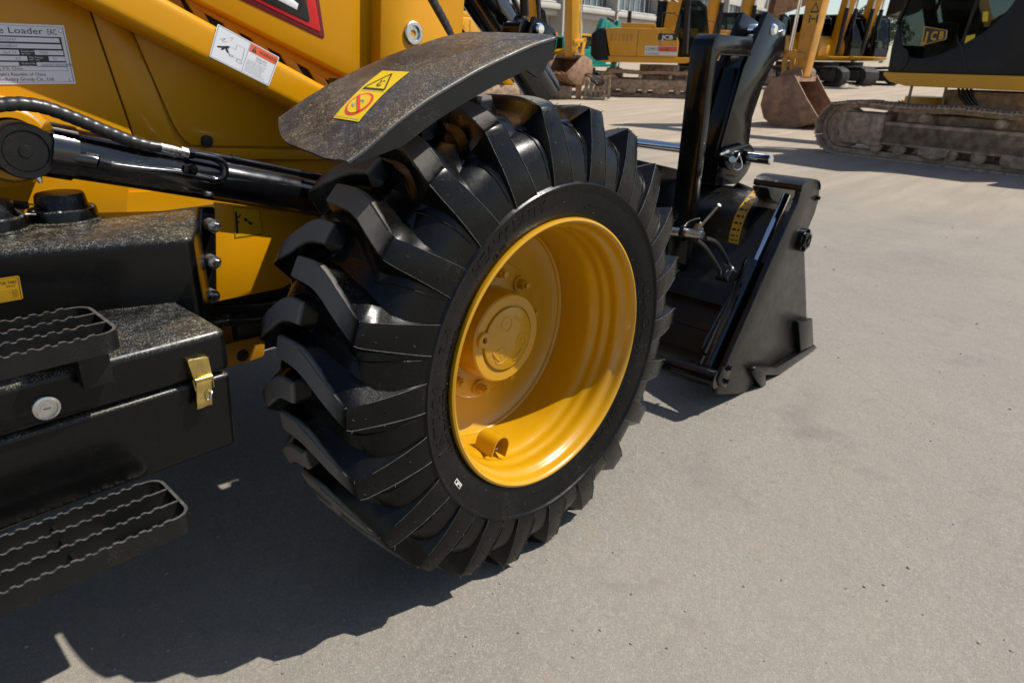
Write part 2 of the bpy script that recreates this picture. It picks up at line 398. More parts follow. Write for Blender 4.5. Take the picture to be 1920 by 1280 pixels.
def gz(x, y): return .02*max(0., hypot(x, y)-13) if hypot(x, y) < 90 else 1.54
g = MB(); rs_ = [0, 2, 5, 9, 13, 16, 20, 26, 34, 45, 60, 90, 140, 300, 900]; NA = 72
vs = [(r*cos(2*pi*k/NA), r*sin(2*pi*k/NA), gz(r, 0)) for r in rs_[1:] for k in range(NA)]+[(0, 0, 0)]
fs = [(i*NA+k, (i+1)*NA+k, (i+1)*NA+(k+1) % NA, i*NA+(k+1) % NA) for i in range(len(rs_)-2) for k in range(NA)]+[(len(vs)-1, k, (k+1) % NA) for k in range(NA)]
g.add(vs, fs, 0, True)
tag(g.build('ground', 'ground'), kind='structure')
# loose stones
st = MB()
for i in range(420):
    d = abs(random.gauss(0, 1)); a = random.uniform(-1.3, .8)
    px, py = random.uniform(0, 1920), random.uniform(420, 1280)
    P = U(px, py, z=0); r = random.choice([.0012, .0018, .0025, .0035])*(1+.25*P.length)
    bm = bmesh.new(); bmesh.ops.create_icosphere(bm, subdivisions=1, radius=r)
    for v in bm.verts: v.co = Vector((v.co.x*random.uniform(.7, 1.3), v.co.y*random.uniform(.7, 1.3), v.co.z*random.uniform(.5, .9))) + Vector((P.x, P.y, r*.3))
    st.bm(bm); bm.free()
tag(st.build('gravel', 'stone'), label='loose small stones scattered over the dusty ground', cat='gravel', kind='stuff')

# ------------------------------------------------------------------ the loader
LD = tag(empty('backhoe_loader'), 'yellow backhoe loader with its big black ribbed tyre in front, black bucket and steps', 'loader')
R0 = .5577                                                 # shoulder radius
def cp(r, th, y): return (r*cos(th), y, AX+r*sin(th))
# --- wheel: disc, rim, tyre, hub
wh = MB(); Yd = .235
wh.lathe([(.0, Yd), (.16, Yd), (.225, Yd+.004), (.262, Yd-.004), (.276, Yd-.012), (.279, Yd+.02)], (0, 0, AX), (0, 1, 0), 96)
wheel = wh.build('wheel', 'rim_yellow', LD)
rm = MB()
rm.lathe([(.3165, .022), (.3245, .006), (.3262, .0), (.3245, -.0055), (.3195, -.0075), (.3145, -.0045), (.312, .003), (.3105, .012), (.3085, .019),
          (.3035, .024), (.2985, .030), (.2965, .040), (.2975, .050), (.2985, .058), (.2975, .064), (.2945, .070), (.2915, .078), (.2925, .086), (.2925, .094), (.289, .101),
          (.2845, .110), (.2815, .125), (.2805, .16), (.2800, .22), (.2800, .30), (.2900, .322), (.312, .346), (.324, .354), (.316, .334)], (0, 0, AX), (0, 1, 0), 144)
rm.build('rim', 'rim_yellow', wheel, 50)
wd = MB(); wd.lathe([(.2795, Yd-.0205), (.2768, Yd-.0185), (.2745, Yd-.015), (.2725, Yd-.008)], (0, 0, AX), (0, 1, 0), 96); wd.build('weld_bead', 'rim_yellow', wheel)
hb = MB(); Yh = .155
hb.lathe([(.118, Yd), (.1165, Yh+.03), (.1135, Yh+.004), (.1095, Yh), (.0865, Yh), (.0855, Yh+.004), (.0825, Yh+.004), (.081, Yh-.0035), (.078, Yh-.005), (0, Yh-.005)], (0, 0, AX), (0, 1, 0), 80)
for a, r, q in ((100, .042, .020), (235, .046, .022), (-20, .05, .019)):
    o = cp(r, radians(a), Yh-.005)
    hb.lathe([(q, .0), (q*.98, -.0012), (q*.86, -.0012), (q*.84, 0)], o, (0, 1, 0), 28)
    hb.lathe([(.0032, .001), (.0030, -.0012), (0, -.0012)], o, (0, 1, 0), 10)
for a0, a1, r in ((200, 240, .058), (285, 322, .064), (20, 70, .056)):
    pa = [cp(r, radians(a0+(a1-a0)*i/10), Yh-.005) for i in range(11)]
    hb.tube(pa, [.0005]+[.0032]*9+[.0005], 8)
hub = hb.build('hub_cover', 'rim_yellow', wheel)
v, f, wdt = glyphs('AXLE'); tx = MB(); tx.add([(-.028+p[0]*.014, Yh-.0058, AX+.004+p[1]*.016) for p in v], f); 
pg = MB(); o = (-.084, Yh, AX+.020)
pg.lathe([(.0195, 0), (.0195, -.006), (.0180, -.008), (.0078, -.008), (.0074, -.001), (0, -.001)], o, (0, 1, 0), 28)
pg.prism([(-.068, Yh-.004, AX+.036), (-.050, Yh-.004, AX+.034), (-.050, Yh-.004, AX+.008), (-.068, Yh-.004, AX+.010)], (0, .006, 0), 0, .002)
pg.build('filler_plug', 'rim_yellow', wheel)
ps = MB(); ps.lathe([(.0072, 0), (0, 0)], (o[0], Yh-.0015, o[2]), (0, 1, 0), 4); ps.build('plug_socket', 'deep_black', wheel)
fl = MB(); fl.lathe([(.182, Yd+.001), (.181, Yd-.006), (.176, Yd-.008), (.118, Yd-.008)], (0, 0, AX), (0, 1, 0), 64); fl.build('hub_flange', 'rim_yellow', wheel)
for k in range(10):
    a = radians(42-36*k); nb = MB(); nb.bolt(cp(.153, a, Yd-.008), (0, -1, 0), .0135, .026); nb.lathe([(0, .035), (.0075, .035), (.008, .02)], cp(.153, a, Yd-.008), (0, -1, 0), 12)
    nb.build('wheel_nut', 'rim_yellow', wheel)
vg = MB(); a = radians(-112); c0 = cp(.281, a, .075); er = Vector((-cos(a), 0, -sin(a))); et = Vector((-sin(a), 0, cos(a)))
for s_, t_ in ((0, 0), (.003, 0)):
    pass
pro = [(-.027, 0), (-.027, .026)]+[(-.027*cos(q*pi/12), .026+.027*sin(q*pi/12)) for q in range(1, 12)]+[(.027, .026), (.027, 0)]
ins = [(x*.88, y if y < .027 else .026+(y-.026)*.88) for x, y in pro]
vv = [Vector(c0)+et*x+er*y+Vector((0, d, 0)) for d in (.0, .062) for q in (pro, ins) for x, y in q]; m_ = len(pro); ff = []
for i in range(m_-1):
    ff += [(i, i+1, 2*m_+i+1, 2*m_+i), (m_+i, 3*m_+i, 3*m_+i+1, m_+i+1), (i, m_+i, m_+i+1, i+1), (2*m_+i, 2*m_+i+1, 3*m_+i+1, 3*m_+i)]
for i in (0, m_-1): ff.append((i, m_+i, 3*m_+i, 2*m_+i))
vg.add(vv, ff, 0, True); vg.build('valve_guard', 'rim_yellow', wheel, 50)
vl = MB(); b0 = Vector(c0)+er*.016; vl.tube([b0+Vector((0, .05, 0)), b0+Vector((0, .022, 0)), b0+Vector((0, .012, 0))], [.0045, .0045, .003], 10); vl.build('valve_stem', 'bolt_grey', wheel)
# --- tyre
ty = MB(); YC = .176
half = [(.3155, .014), (.322, .006), (.330, .003), (.345, -.004), (.365, -.0095), (.385, -.0125), (.393, -.0145), (.3965, -.0185), (.4005, -.0195), (.4035, -.0165), (.406, -.0138),
        (.430, -.0108), (.455, -.0062), (.478, .0008), (.4975, .0125), (.5115, .031), (.521, .060), (.527, .095), (.5305, .135), (.532, YC)]
prof = half+[(r, 2*YC-y) for r, y in half[-2::-1]]
ty.lathe(prof, (0, 0, AX), (0, 1, 0), 176)
def carc(y):                                               # carcass radius at y (outer half)
    hp = half[9:]
    for (r0, y0), (r1, y1) in zip(hp, hp[1:]):
        if y0 <= y <= y1: return r0+(r1-r0)*(y-y0)/(y1-y0)
    return .532
PIT22 = 2*pi/22
# station: (r_top, y_top, r_base, y_base, centre phase deg, half width top deg, draft deg)
LUG = [(.4015, -.0160, .400, -.0100, -1.6, 4.4, .0), (.415, -.0170, .412, -.0085, -1.45, 4.2, .2), (.450, -.0130, .447, .0005, -1.0, 3.65, .45), (.490, -.0055, .484, .016, -.55, 3.1, .8), (.525, .0042, .503, .040, -.2, 2.7, 1.1),
       (.5490, .0112, .512, .055, 0, 2.40, 1.3), (.5577, .0170, .515, .062, -.1, 2.32, 1.4), (.5615, .035, .519, .072, -.95, 2.30, 1.4), (.5650, .065, .5225, .085, -2.5, 2.28, 1.3), (.5675, .095, .5255, .105, -4.0, 2.25, 1.2),
       (.5690, .125, .528, .128, -5.5, 2.22, 1.1), (.5698, .150, .529, .150, -6.5, 2.2, 1.05), (.5700, .172, .5295, .172, -7.05, 2.18, 1.0), (.5698, .195, .5295, .195, -7.3, 2.15, 1.0), (.5695, .220, .529, .221, -7.35, 2.1, 1.0), (.5690, .246, .5285, .248, -7.35, 2.0, 1.0)]
ASY = [1, 1, 1.1, 1.5, 2.1, 2.5, 2.6, 2.5, 2.1, 1.7, 1.4, 1.2, 1.1, 1, 1, 1]
def my(y): return 2*YC-y if y < .0165 else .3355-(y-.0165)*.63
def lug(base, mir):
    vs = []; fs = []
    for si, (rt, yt, rb, yb, ph, hw, dr) in enumerate(LUG):
        if mir: yt, yb = my(yt), my(yb)
        c_ = base+radians(ph)
        rm_ = rb+(rt-rb)*.22; ym_ = yb+(yt-yb)*.22
        for sg in (-1, 1):
            hwr, d_ = radians(hw), radians(dr*1.35)*(ASY[si] if sg < 0 else 1)
            q = [(rb, yb, c_+sg*(hwr+d_*3.1)), (rm_, ym_, c_+sg*(hwr+d_)), (rt-.0012*(dr > .3), yt+(-.0 if mir else 0), c_+sg*(hwr+radians(.06))), (rt, yt, c_+sg*(hwr-radians(.14)))]
            if sg > 0: q = q[::-1]
            vs += [cp(r, t, y) for r, y, t in q]
    n = 8
    for i in range(len(LUG)-1):
        for k in range(n-1): fs.append((i*n+k, i*n+k+1, (i+1)*n+k+1, (i+1)*n+k))
    # inner end face, sloped
    e = len(vs); l = LUG[-1]; yb = l[3]+.022; 
    if mir: yb = my(yb)
    c_ = base+radians(l[4])
    for k in range(n):
        t = (k/(n-1)-.5)*2*radians(l[5]+l[6]); vs.append(cp(.528, c_+t, yb))
    b = (len(LUG)-1)*n
    for k in range(n-1): fs.append((b+k, b+k+1, e+k+1, e+k))
    ty.add(vs, fs, 0, True)
    # fine rib that runs beside the lug on the carcass
    for sg in (1,):
        pts = []
        for rt, yt, rb, yb, ph, hw, dr in LUG[1:13]:
            y_ = max(-.0118, yb-.004); r_ = carc(y_)
            if mir: y_ = my(y_)
            pts.append(cp(r_+.0006, base+radians(ph+sg*(hw+dr*2.2+1.0+.12*(yt > .05))), y_))
        ty.tube(spline(pts, 3), .0016, 6)
    if not mir:                                            # mould flash along the lug's edges
        for sg, i0, i1 in ((1, 0, 7), (-1, 0, 5), (-1, 7, 13)):
            pts = []
            for rt, yt, rb, yb, ph, hw, dr in LUG[i0:i1]: pts.append(Vector(cp(rt+.0002, base+radians(ph+sg*(hw-.02)), yt-.0002)))
            rr_ = random.uniform(.00045, .0008); ty.tube(spline(pts, 4), rr_, 5, 1)
PH0 = radians(143.1)
def nub(P, nrm, l=.006, r=.0007):
    P = Vector(P); nrm = Vector(nrm).normalized(); side = Vector((random.uniform(-1, 1), random.uniform(-1, 1), random.uniform(-1, 1)))*.35
    ty.tube([P-nrm*.001, P+nrm*l*.5, P+(nrm+side)*l], [r, r, r*.5], 5, 1 if random.random() < .6 else 0)
for k in range(22):
    b = PH0+k*PIT22; lug(b, False); lug(b+PIT22*.5, True)
    for q in (2, 3, 4, 5):                                  # vent nubs on the lug's side
        rt, yt, rb, yb, ph, hw, dr = LUG[q]
        for _ in range(1): nub(cp(rt, b+radians(ph+random.uniform(-.3, .8)*hw*.6), yt), (0, -1, 0), random.uniform(.003, .007))
    for q, sg in ((5, 1), (6, -1), (8, 1), (3, 1), (2, 1)):
        rt, yt, rb, yb, ph, hw, dr = LUG[q]; a = b+radians(ph+sg*hw)
        nub(cp(rt, a, yt), (cos(a)*.5, -.6, sin(a)*.5), random.uniform(.004, .008))
    for _ in range(4):
        a = b+random.uniform(0, PIT22); r = random.uniform(.335, .385); nub(cp(r, a, -.0035-.008*(r-.335)/.05), (0, -1, 0), random.uniform(.002, .005))
    for _ in range(2):
        a = b+random.uniform(.5, .9)*PIT22; r = random.uniform(.42, .48); nub(cp(r, a, .002), (0, -1, 0), .003)
def side_text(s, r, th_mid, h, sx=1., bold=.012, ext=.055):
    v, f, wdt = glyphs(s, ext, bold); wdt *= h*sx
    vs = []
    for x, y, z in v:
        rr = r+y*h; t = th_mid-(x*h*sx-wdt/2)/r
        ys = -.0035-(rr-.342)*.19 if rr < .39 else -.0125
        vs.append(cp(rr, t, ys-.0006-z*h))
    ty.add(vs, f)
side_text('HEAVY DUTY', .358, radians(118), .026, 1.05); side_text('12 PR', .340, radians(124), .012, 1.1)
side_text('R-4', .356, radians(158), .026); side_text('TUBELESS', .338, radians(160), .010, 1.2)
side_text('16/70-24', .357, radians(185), .026, 1.25); side_text('HEAVY DUTY TYPE', .340, radians(187), .011, 1.2)
side_text('ARMOUR', .355, radians(2), .030, 1.3); side_text('16/70-24', .345, radians(-50), .026, 1.2)
for i, s in enumerate(('MAX LOAD 3250 KG AT 280 KPA', 'DO NOT OVERINFLATE', 'SAFETY WARNING')):
    side_text(s, .379-.013*i, radians(68), .0085, 1.1); side_text(s, .379-.013*i, radians(-92), .0085, 1.3)
ty.build('tyre', ['rubber', 'rubber_flash'], wheel, 32)
ta = radians(214); tg = MB()
def tf(u_, v_, h): r = .366+v_*.011; t = ta-u_*.028/r; return Vector(cp(r, t, -.0092-h-.0006-(r-.366)*.14))
decal('tyre_tag', ['tag_white', 'ink_black'], tf, [('grid', 'tag_white', 0, 0, 1, 1, 4, 2, {'l': 1}), ('rect', 'ink_black', .08, .55, .5, .9, {'l': 2}), ('text', 'ink_black', 'OK 118', .1, .12, .3, 'l', .4, {'l': 2}), ('rect', 'ink_black', .7, .2, .92, .8, {'l': 2})], wheel, .0003)

# --- fender
YF0, YF1 = .05, .325
near = [(628, 313), (645, 302), (670, 286), (700, 262), (733, 233), (768, 206), (808, 178), (860, 147), (905, 122), (950, 101), (1000, 79), (1042, 66)]
fp = spline([U(x, y, y=YF0) for x, y in near], 4)
fn_ = MB(); n = len(fp); rows = []
Wf = YF1-YF0
for j in range(0, 13):
    t = j/12; row = []
    for i, p in enumerate(fp):
        q = Vector(p); row.append(Vector((q.x, YF0+Wf*t, q.z)))
    rows.append(row)
# rear corners are rounded: pull the rear rows up along the sheet
def at_len(s):
    acc = 0
    for a, b in zip(fp, fp[1:]):
        d = hypot(b.x-a.x, b.z-a.z)
        if acc+d >= s: return a.lerp(b, (s-acc)/d)
        acc += d
    return fp[-1].copy()
TOT = sum(hypot(b.x-a.x, b.z-a.z) for a, b in zip(fp, fp[1:]))
def fsheet(u_, v_, h):                                    # u along the sheet 0..1, v across
    ss = .008+(TOT-.008)*u_; p = at_len(ss); q = at_len(min(TOT, ss+.004)); q0 = at_len(max(0, ss-.004))
    tn = Vector((q.x-q0.x, 0, q.z-q0.z)).normalized(); nn = Vector((-tn.z, 0, tn.x))
    if nn.z < 0: nn = -nn
    return Vector((p.x, YF0+Wf*v_, p.z))+nn*(h+.030*(1-.75*u_)*(1-(1-v_)**2))
def rear(v_):                                              # start of the sheet across its width (rounded corners)
    return .035*max(0, 1-v_/.15)**2+(.13*((v_-.5)/.5)**1.5 if v_ > .5 else 0)

NU, NV = 60, 18; vs = []; fs = []
for h in (.0, -.004):
    for j in range(NV+1):
        v_ = .5-.5*cos(pi*j/NV)
        for i in range(NU+1):
            u0 = rear(v_); P = fsheet(u0+(1-u0)*i/NU, v_, h); 
            e = min(v_, 1-v_)*Wf
            P.z -= .005*max(0, 1-e/.010)**2
            vs.append(P)
W1 = NU+1; off = W1*(NV+1)
for j in range(NV):
    for i in range(NU):
        a = j*W1+i; fs.append((a, a+1, a+W1+1, a+W1)); fs.append((off+a, off+a+W1, off+a+W1+1, off+a+1))
for j in range(NV): fs.append((j*W1, (j+1)*W1, off+(j+1)*W1, off+j*W1)); fs.append((j*W1+NU, off+j*W1+NU, off+(j+1)*W1+NU, (j+1)*W1+NU))
for i in range(NU): fs.append((i, off+i, off+i+1, i+1)); a = NV*W1+i; fs.append((a, a+1, off+a+1, off+a))
fn_.add(vs, fs, 0, True)
fender = fn_.build('fender', 'fender_black', LD, 50)
sk = MB(); vs = []; fs = []                                # turned-down side lip, near and far
for yy in (YF0+.002,):
    b = len(vs); 
    for i in range(NU+1):
        u_ = .045+.955*i/NU; P = fsheet(u_, 0, 0); dz = .046*min(1, .15+u_*4)
        C_ = Vector((0, 0, AX)); inw = (C_-Vector((P.x, 0, P.z))).normalized()
        for d_, t_ in ((.0035, 0), (dz, 0), (dz, .004), (.0035, .004)):
            vs.append((P.x+inw.x*d_, yy+(t_ if yy < .1 else -t_), P.z+inw.z*d_))
    for i in range(NU):
        for k in range(4): fs.append((b+i*4+k, b+i*4+(k+1) % 4, b+(i+1)*4+(k+1) % 4, b+(i+1)*4+k))
    fs.append((b+NU*4, b+NU*4+1, b+NU*4+2, b+NU*4+3)); fs.append((b, b+3, b+2, b+1))
sk.add(vs, fs); sk.build('side_lip', 'satin_black', fender, 40)
br = MB()
br.prism([U(x, y, y=.30) for x, y in ((985, 100), (1037, 97), (1020, 134), (1008, 146), (985, 130))], (0, .01, 0))
br.build('fender_bracket', 'satin_black', fender); br = MB(); br.box((-.16, .30, 1.135), (-.08, .62, 1.155)); br.box((-.16, .50, .70), (-.08, .56, 1.140))
br.build('fender_post', 'satin_black', fender)
# fender sticker: corners measured on the sheet
def fuv(px, py):
    best = None
    for i in range(161):
        for j in range(41):
            P = fsheet(i/160, j/40, .001)-CAM; z = P.dot(DV); x = 960+F*P.dot(RV)/z; y = 640-F*P.dot(UV)/z; d = hypot(x-px, y-py)
            if best is None or d < best[0]: best = (d, i/160, j/40)
    return best[1:]
cs = [fuv(*p) for p in ((627, 221), (671, 228), (767, 137), (717, 134))]
def sfn(a, b, h):
    u_ = cs[0][0]*(1-a)*(1-b)+cs[1][0]*a*(1-b)+cs[2][0]*a*b+cs[3][0]*(1-a)*b
    v_ = cs[0][1]*(1-a)*(1-b)+cs[1][1]*a*(1-b)+cs[2][1]*a*b+cs[3][1]*(1-a)*b
    return fsheet(u_, v_, h+.0006)
A2 = 2.0
decal('warning_sticker', ['sticker_yellow', 'ink_black', 'sticker_red', 'ink_grey'], sfn, [
    ('grid', 'sticker_yellow', 0, 0, 1, 1, 4, 14, {'l': 1}),
    ('line', 'ink_black', [(.10, .56), (.90, .56), (.50, .92), (.10, .56)], .035, {'l': 2}),
    ('line', 'ink_black', [(.42, .76), (.50, .70), (.44, .66), (.55, .62), (.60, .66)], .03, {'l': 2}), ('line', 'ink_black', [(.52, .745), (.60, .73)], .02, {'l': 2}),
    ('line', 'ink_grey', [(.04, .52), (.96, .52)], .006, {'l': 2}), ('line', 'ink_grey', [(.04, .03), (.96, .03)], .006, {'l': 2}),
    ('poly', 'sticker_red', [(.5+.40*cos(t*pi/18), .27+.20*sin(t*pi/18)) for t in range(36)], {'l': 2}),
    ('poly', 'sticker_yellow', [(.5+.33*cos(t*pi/18), .27+.165*sin(t*pi/18)) for t in range(36)], {'l': 3}),
    ('line', 'ink_grey', [(.30, .24), (.42, .20), (.44, .30), (.56, .33), (.66, .28)], .02, {'l': 4}), ('line', 'ink_grey', [(.36, .30), (.36, .20)], .015, {'l': 4}),
    ('line', 'sticker_red', [(.24, .40), (.76, .14)], .05, {'l': 5})], fender, .0007)
def PY(pts, y): return [U(a, b, y=y) for a, b in pts]
def PX(pts, x): return [U(a, b, x=x) for a, b in pts]
def PZ(pts, z): return [U(a, b, z=z) for a, b in pts]
YP, YA = .76, .67
# --- body panels
bd = MB()
bd.prism(PY([(-420, -420), (900, -420), (860, 150), (700, 345), (470, 405), (-420, 460)], YP+.016), (0, .012, 0))
body = bd.build('body_panel', 'yellow_paint', LD)
# rear plate (with the maker's plate) and the slanted raised band stand proud of it
b2 = MB(); b2.prism(PY([(-420, -420), (60, -420), (168, 20), (258, 282), (245, 330), (238, 400), (-420, 440)], YP), (0, .012, 0), 0, .003); b2.build('rear_panel', 'yellow_paint', body)
b3 = MB(); b3.prism(PY([(64, -420), (150, -420), (240, 50), (290, 160), (328, 262), (345, 276), (560, 282), (700, 285), (700, 300), (300, 298), (262, 285), (171, 20)], YP+.003), (0, .010, 0), 0, .002); b3.build('panel_band', 'yellow_paint', body)
b4 = MB(); b4.prism(roundpoly(PY([(155, -420), (500, -420), (640, 150), (600, 277), (352, 273), (327, 238), (243, 45)], YP+.008), .03), (0, .006, 0), 0, .002); b4.build('access_door', 'yellow_paint', body)
rb = MB(); rb.prism(roundpoly(PY([(381, 276), (381, 255), (400, 255), (400, 276)], YP-.006), .012), (0, .016, 0), 0, .002); rb.build('rubber_stop', 'deep_black', body)
lo = MB(); lo.prism(PY([(-420, 390), (300, 358), (300, 300), (720, 330), (700, 470), (560, 470), (390, 402), (-420, 420)], YP+.006), (0, .01, 0)); lo.build('lower_panel', 'yellow_paint', body)
wl = MB(); wl.prism(PY([(548, 335), (582, 333), (584, 343), (550, 346)], YP+.003), (0, .002, 0)); wl.build('red_label', 'sticker_orange', body)
# maker's plate
P0 = PY([(-150, 165), (144, 157.5), (118, 48), (-150, 38)], YP-.0015)
pl_x1 = .5*(P0[1].x+P0[2].x); zb, zt = .5*(P0[0].z+P0[1].z)*0+P0[1].z, P0[2].z; PH = zt-zb; PW = PH*2.1
def npf(u_, v_, h): return Vector((pl_x1-PW+u_*PW, YP-.0012-h, zb+v_*PH))
E_ = [('rect', 'plate_silver', 0, 0, 1, 1, {'l': 1}), ('rect', 'ink_black', .012, .225, .958, .80, {'l': 2}), ('line', 'ink_black', [(.01, .035), (.985, .035), (.985, .965), (.01, .965)], .004, {'l': 2}),
      ('text', 'ink_black', 'Backhoe Loader', .83, .84, .105, 'r', .62, {'l': 3}), ('text', 'ink_black', 'EAC', .86, .835, .10, 'l', .28, {'l': 3}),
      ('text', 'ink_black', "The People's Republic of China", .78, .145, .052, 'r', .50, {'l': 3}), ('text', 'ink_black', 'Heavy Industry Group Co., Ltd.', .84, .06, .058, 'r', .50, {'l': 3})]
rows_ = [(.705, .01, .94), (.60, .01, .945), (.495, .01, .62), (.495, .735, .95), (.395, .01, .67), (.395, .83, .955), (.295, .01, .6), (.295, .73, .955), (.235-.005, .01, .955)]
for (y, a, b), s in zip(rows_, ('LB06830772847', 'CS87020048BW', '4x4 74', '7000', 'A4', '02', '', '0685B74800287D', 'No. 192 Changjiang Middle Rd, Huangdao, Qingdao, Shandong, P.R. China')):
    E_.append(('rect', 'plate_silver', a, y, b, y+.075, {'l': 3}))
    E_.append(('text', 'ink_grey' if y > .25 else 'ink_black', s, min(b-.02, a+.40 if a > .1 else .62) if a < .1 else a+.03, y+.012, .048, 'r' if a < .1 else 'l', .52, {'l': 4}))
for y, x, s, t in ((.495, .625, 'Rated Load', 'kg'), (.395, .675, 'Max Torque', 'kW'), (.295, .61, 'Product No.', 'date')):
    E_.append(('text', 'plate_silver', s, x+.01, y+.042, .03, 'l', .5, {'l': 3})); E_.append(('text', 'plate_silver', t+' / class', x+.01, y+.006, .026, 'l', .5, {'l': 3}))
nb_ = decal('maker_plate', ['plate_silver', 'ink_black', 'ink_grey'], npf, E_, body, .0003)
rv = MB()
for u_, v_ in ((.962, .90), (.962, .07)): rv = MB(); rv.lathe([(0, -.0032), (.0022, -.0028), (.0032, 0)], npf(u_, v_, .0003), (0, 1, 0), 12); rv.build('rivet', 'zinc', nb_)

# --- loader arm
ar = MB()
lowl = [(-260, -190), (150, 0), (560, 205), (760, 300)]; upl = [(-90, -200), (320, 0), (612, 155), (800, 250)]
A0 = U(150, 0, y=YA); A1 = U(560, 205, y=YA); B0 = U(320, 0, y=YA); B1 = U(612, 155, y=YA)
dA = (A1-A0).normalized(); dn = Vector((-dA.z, 0, dA.x)); 
if dn.z < 0: dn = -dn
Hh = (B0-A0).dot(dn); TH = .085
sec = roundpoly([(0, 0, 0), (0, Hh, 0), (TH, Hh, 0), (TH, 0, 0)], .022, 6)
st_ = A0-dA*.9; en_ = A1+dA*.22
def armpt(o, q): return o+dn*q.y+Vector((0, q.x, 0))
cl = [st_, en_, en_+Vector((.42, 0, -.30)), en_+Vector((.62, 0, -.62))]
vs = []; fs = []; m_ = len(sec)
for o in cl: vs += [armpt(o, q) for q in sec]
for i in range(len(cl)-1):
    for k in range(m_): fs.append((i*m_+k, i*m_+(k+1) % m_, (i+1)*m_+(k+1) % m_, (i+1)*m_+k))
fs += [tuple(range(m_)), tuple(len(vs)-m_+k for k in range(m_))]
ar.add(vs, fs, 0, True); arm = ar.build('loader_arm', 'yellow_paint', LD, 45)
s0 = U(392, 105, y=YA); s1 = U(505, 161, y=YA)
q = [U(*p, y=YA-.0008) for p in ((392, 106), (504, 162), (524, 108), (408, 45))]
wf = quad_fn(q[0], q[1], q[2], q[3], (0, -1, 0)); ol = [(.02, .03), (.98, .03), (.98, .97), (.02, .97), (.02, .03)]
EL = [('poly', 'white_print', [(.01, .0), (.99, 0), (1, .03), (1, .97), (.99, 1), (.01, 1), (0, .97), (0, .03)], {'l': 1}), ('line', 'ink_grey', ol, .008, {'l': 2}), ('line', 'ink_grey', [(.52, .03), (.52, .97)], .008, {'l': 2}),
      ('poly', 'sticker_orange', [(.53, .72), (.98, .72), (.98, .965), (.53, .965)], {'l': 2}), ('poly', 'ink_black', [(.57, .76), (.645, .76), (.607, .93)], {'l': 3}), ('text', 'white_print', '!', .600, .78, .10, 'l', .4, {'l': 4}),
      ('text', 'ink_black', 'WARNING', .68, .79, .11, 'l', .42, {'l': 3}),
      ('text', 'ink_grey', 'Keep clear', .76, .61, .07, 'c', .42, {'l': 3}), ('text', 'ink_grey', 'of loader arm', .76, .53, .06, 'c', .42, {'l': 3})]
for i, s in enumerate(('Never stand under a raised arm. Fit the', 'safety strut before working below it.', 'Read the operator manual before use.', 'Failure to follow these instructions', 'can cause serious injury or death.', 'Keep all persons away from machine.', 'Lower bucket to the ground when parked.')):
    EL.append(('text', 'ink_grey', s, .55, .45-.058*i, .036, 'l', .40, {'l': 3}))
k_ = lambda pts, wd: EL.append(('line', 'ink_grey', pts, wd, {'l': 3}))
EL.append(('poly', 'ink_black', [(.07, .40), (.15, .47), (.22, .55), (.25, .55), (.22, .46), (.26, .36), (.23, .36), (.19, .44), (.16, .36), (.13, .36), (.15, .42), (.08, .37)], {'l': 3}))
k_([(.24, .42), (.24, .56), (.34, .56), (.34, .72), (.46, .72), (.48, .36), (.28, .32), (.24, .42)], .006); k_([(.08, .62), (.16, .72), (.12, .60), (.20, .66)], .006); k_([(.2, .78), (.26, .85), (.24, .72)], .006)
EL += [('ring', 'ink_grey', .44, .28, .05, .008, {'l': 3}), ('ring', 'ink_grey', .30, .33, .035, .008, {'l': 3})]
decal('warning_sticker', ['white_print', 'ink_grey', 'sticker_orange', 'ink_black'], wf, EL, arm, .0003)

# --- louvre strip below the hood
lv = MB(); lv.prism(PY([(250, -180), (700, -20), (760, 240), (640, 190), (360, 40)], YP+.002), (0, .004, 0)); 
dk = lv.build('grille_backing', 'deep_black', LD)
sl_ = MB(); Yl = YP-.012
for a in ((330, -60), (408, -2), (468, 38), (524, 70), (578, 100), (640, 130)):
    x, y = a; sl_.prism(PY([(x-28, y-20), (x+2, y-4), (x+72, y+118), (x+42, y+100)], Yl), (0, .011, 0), 0, .002)
sl_.prism(PY([(200, -190), (240, -190), (380, 0), (512, 70), (700, 172), (690, 190), (500, 88), (360, 12)], Yl-.002), (0, .012, 0), 0, .002)
sl_.build('grille_slats', 'yellow_paint', dk)
# --- hood side with the red badge
YH = YP-.055
hd = MB(); hd.prism(PY([(180, -420), (720, -420), (706, 130), (668, 151), (640, 137), (368, 0), (240, -70)], YH), (0, .05, 0), 0, .006)
hood = hd.build('hood_side', 'yellow_paint', LD)
bo = roundpoly(PY([(250, -330), (560, -260), (610, 75), (445, -3), (330, -60)], YH-.002), .012)
bi = roundpoly(PY([(300, -290), (548, -240), (602, 62), (460, -8), (360, -60)], YH-.004), .008)
bk = roundpoly(PY([(320, -260), (535, -220), (583, 44), (486, -2), (380, -60)], YH-.006), .012)
MB().prism(bo, (0, .003, 0), 0, .001).build('badge_border', 'badge_darkred', hood)
MB().prism(bi, (0, .003, 0), 0, .001).build('badge_rim', 'badge_red', hood)
MB().prism(bk, (0, .003, 0), 0, .001).build('badge_plate', 'badge_black', hood)
MB().prism(PY([(505, -14), (543, -6), (560, 8), (557, 19), (520, 0)], YH-.008), (0, .003, 0), 0, .0006).build('badge_letter', 'white_print', hood)
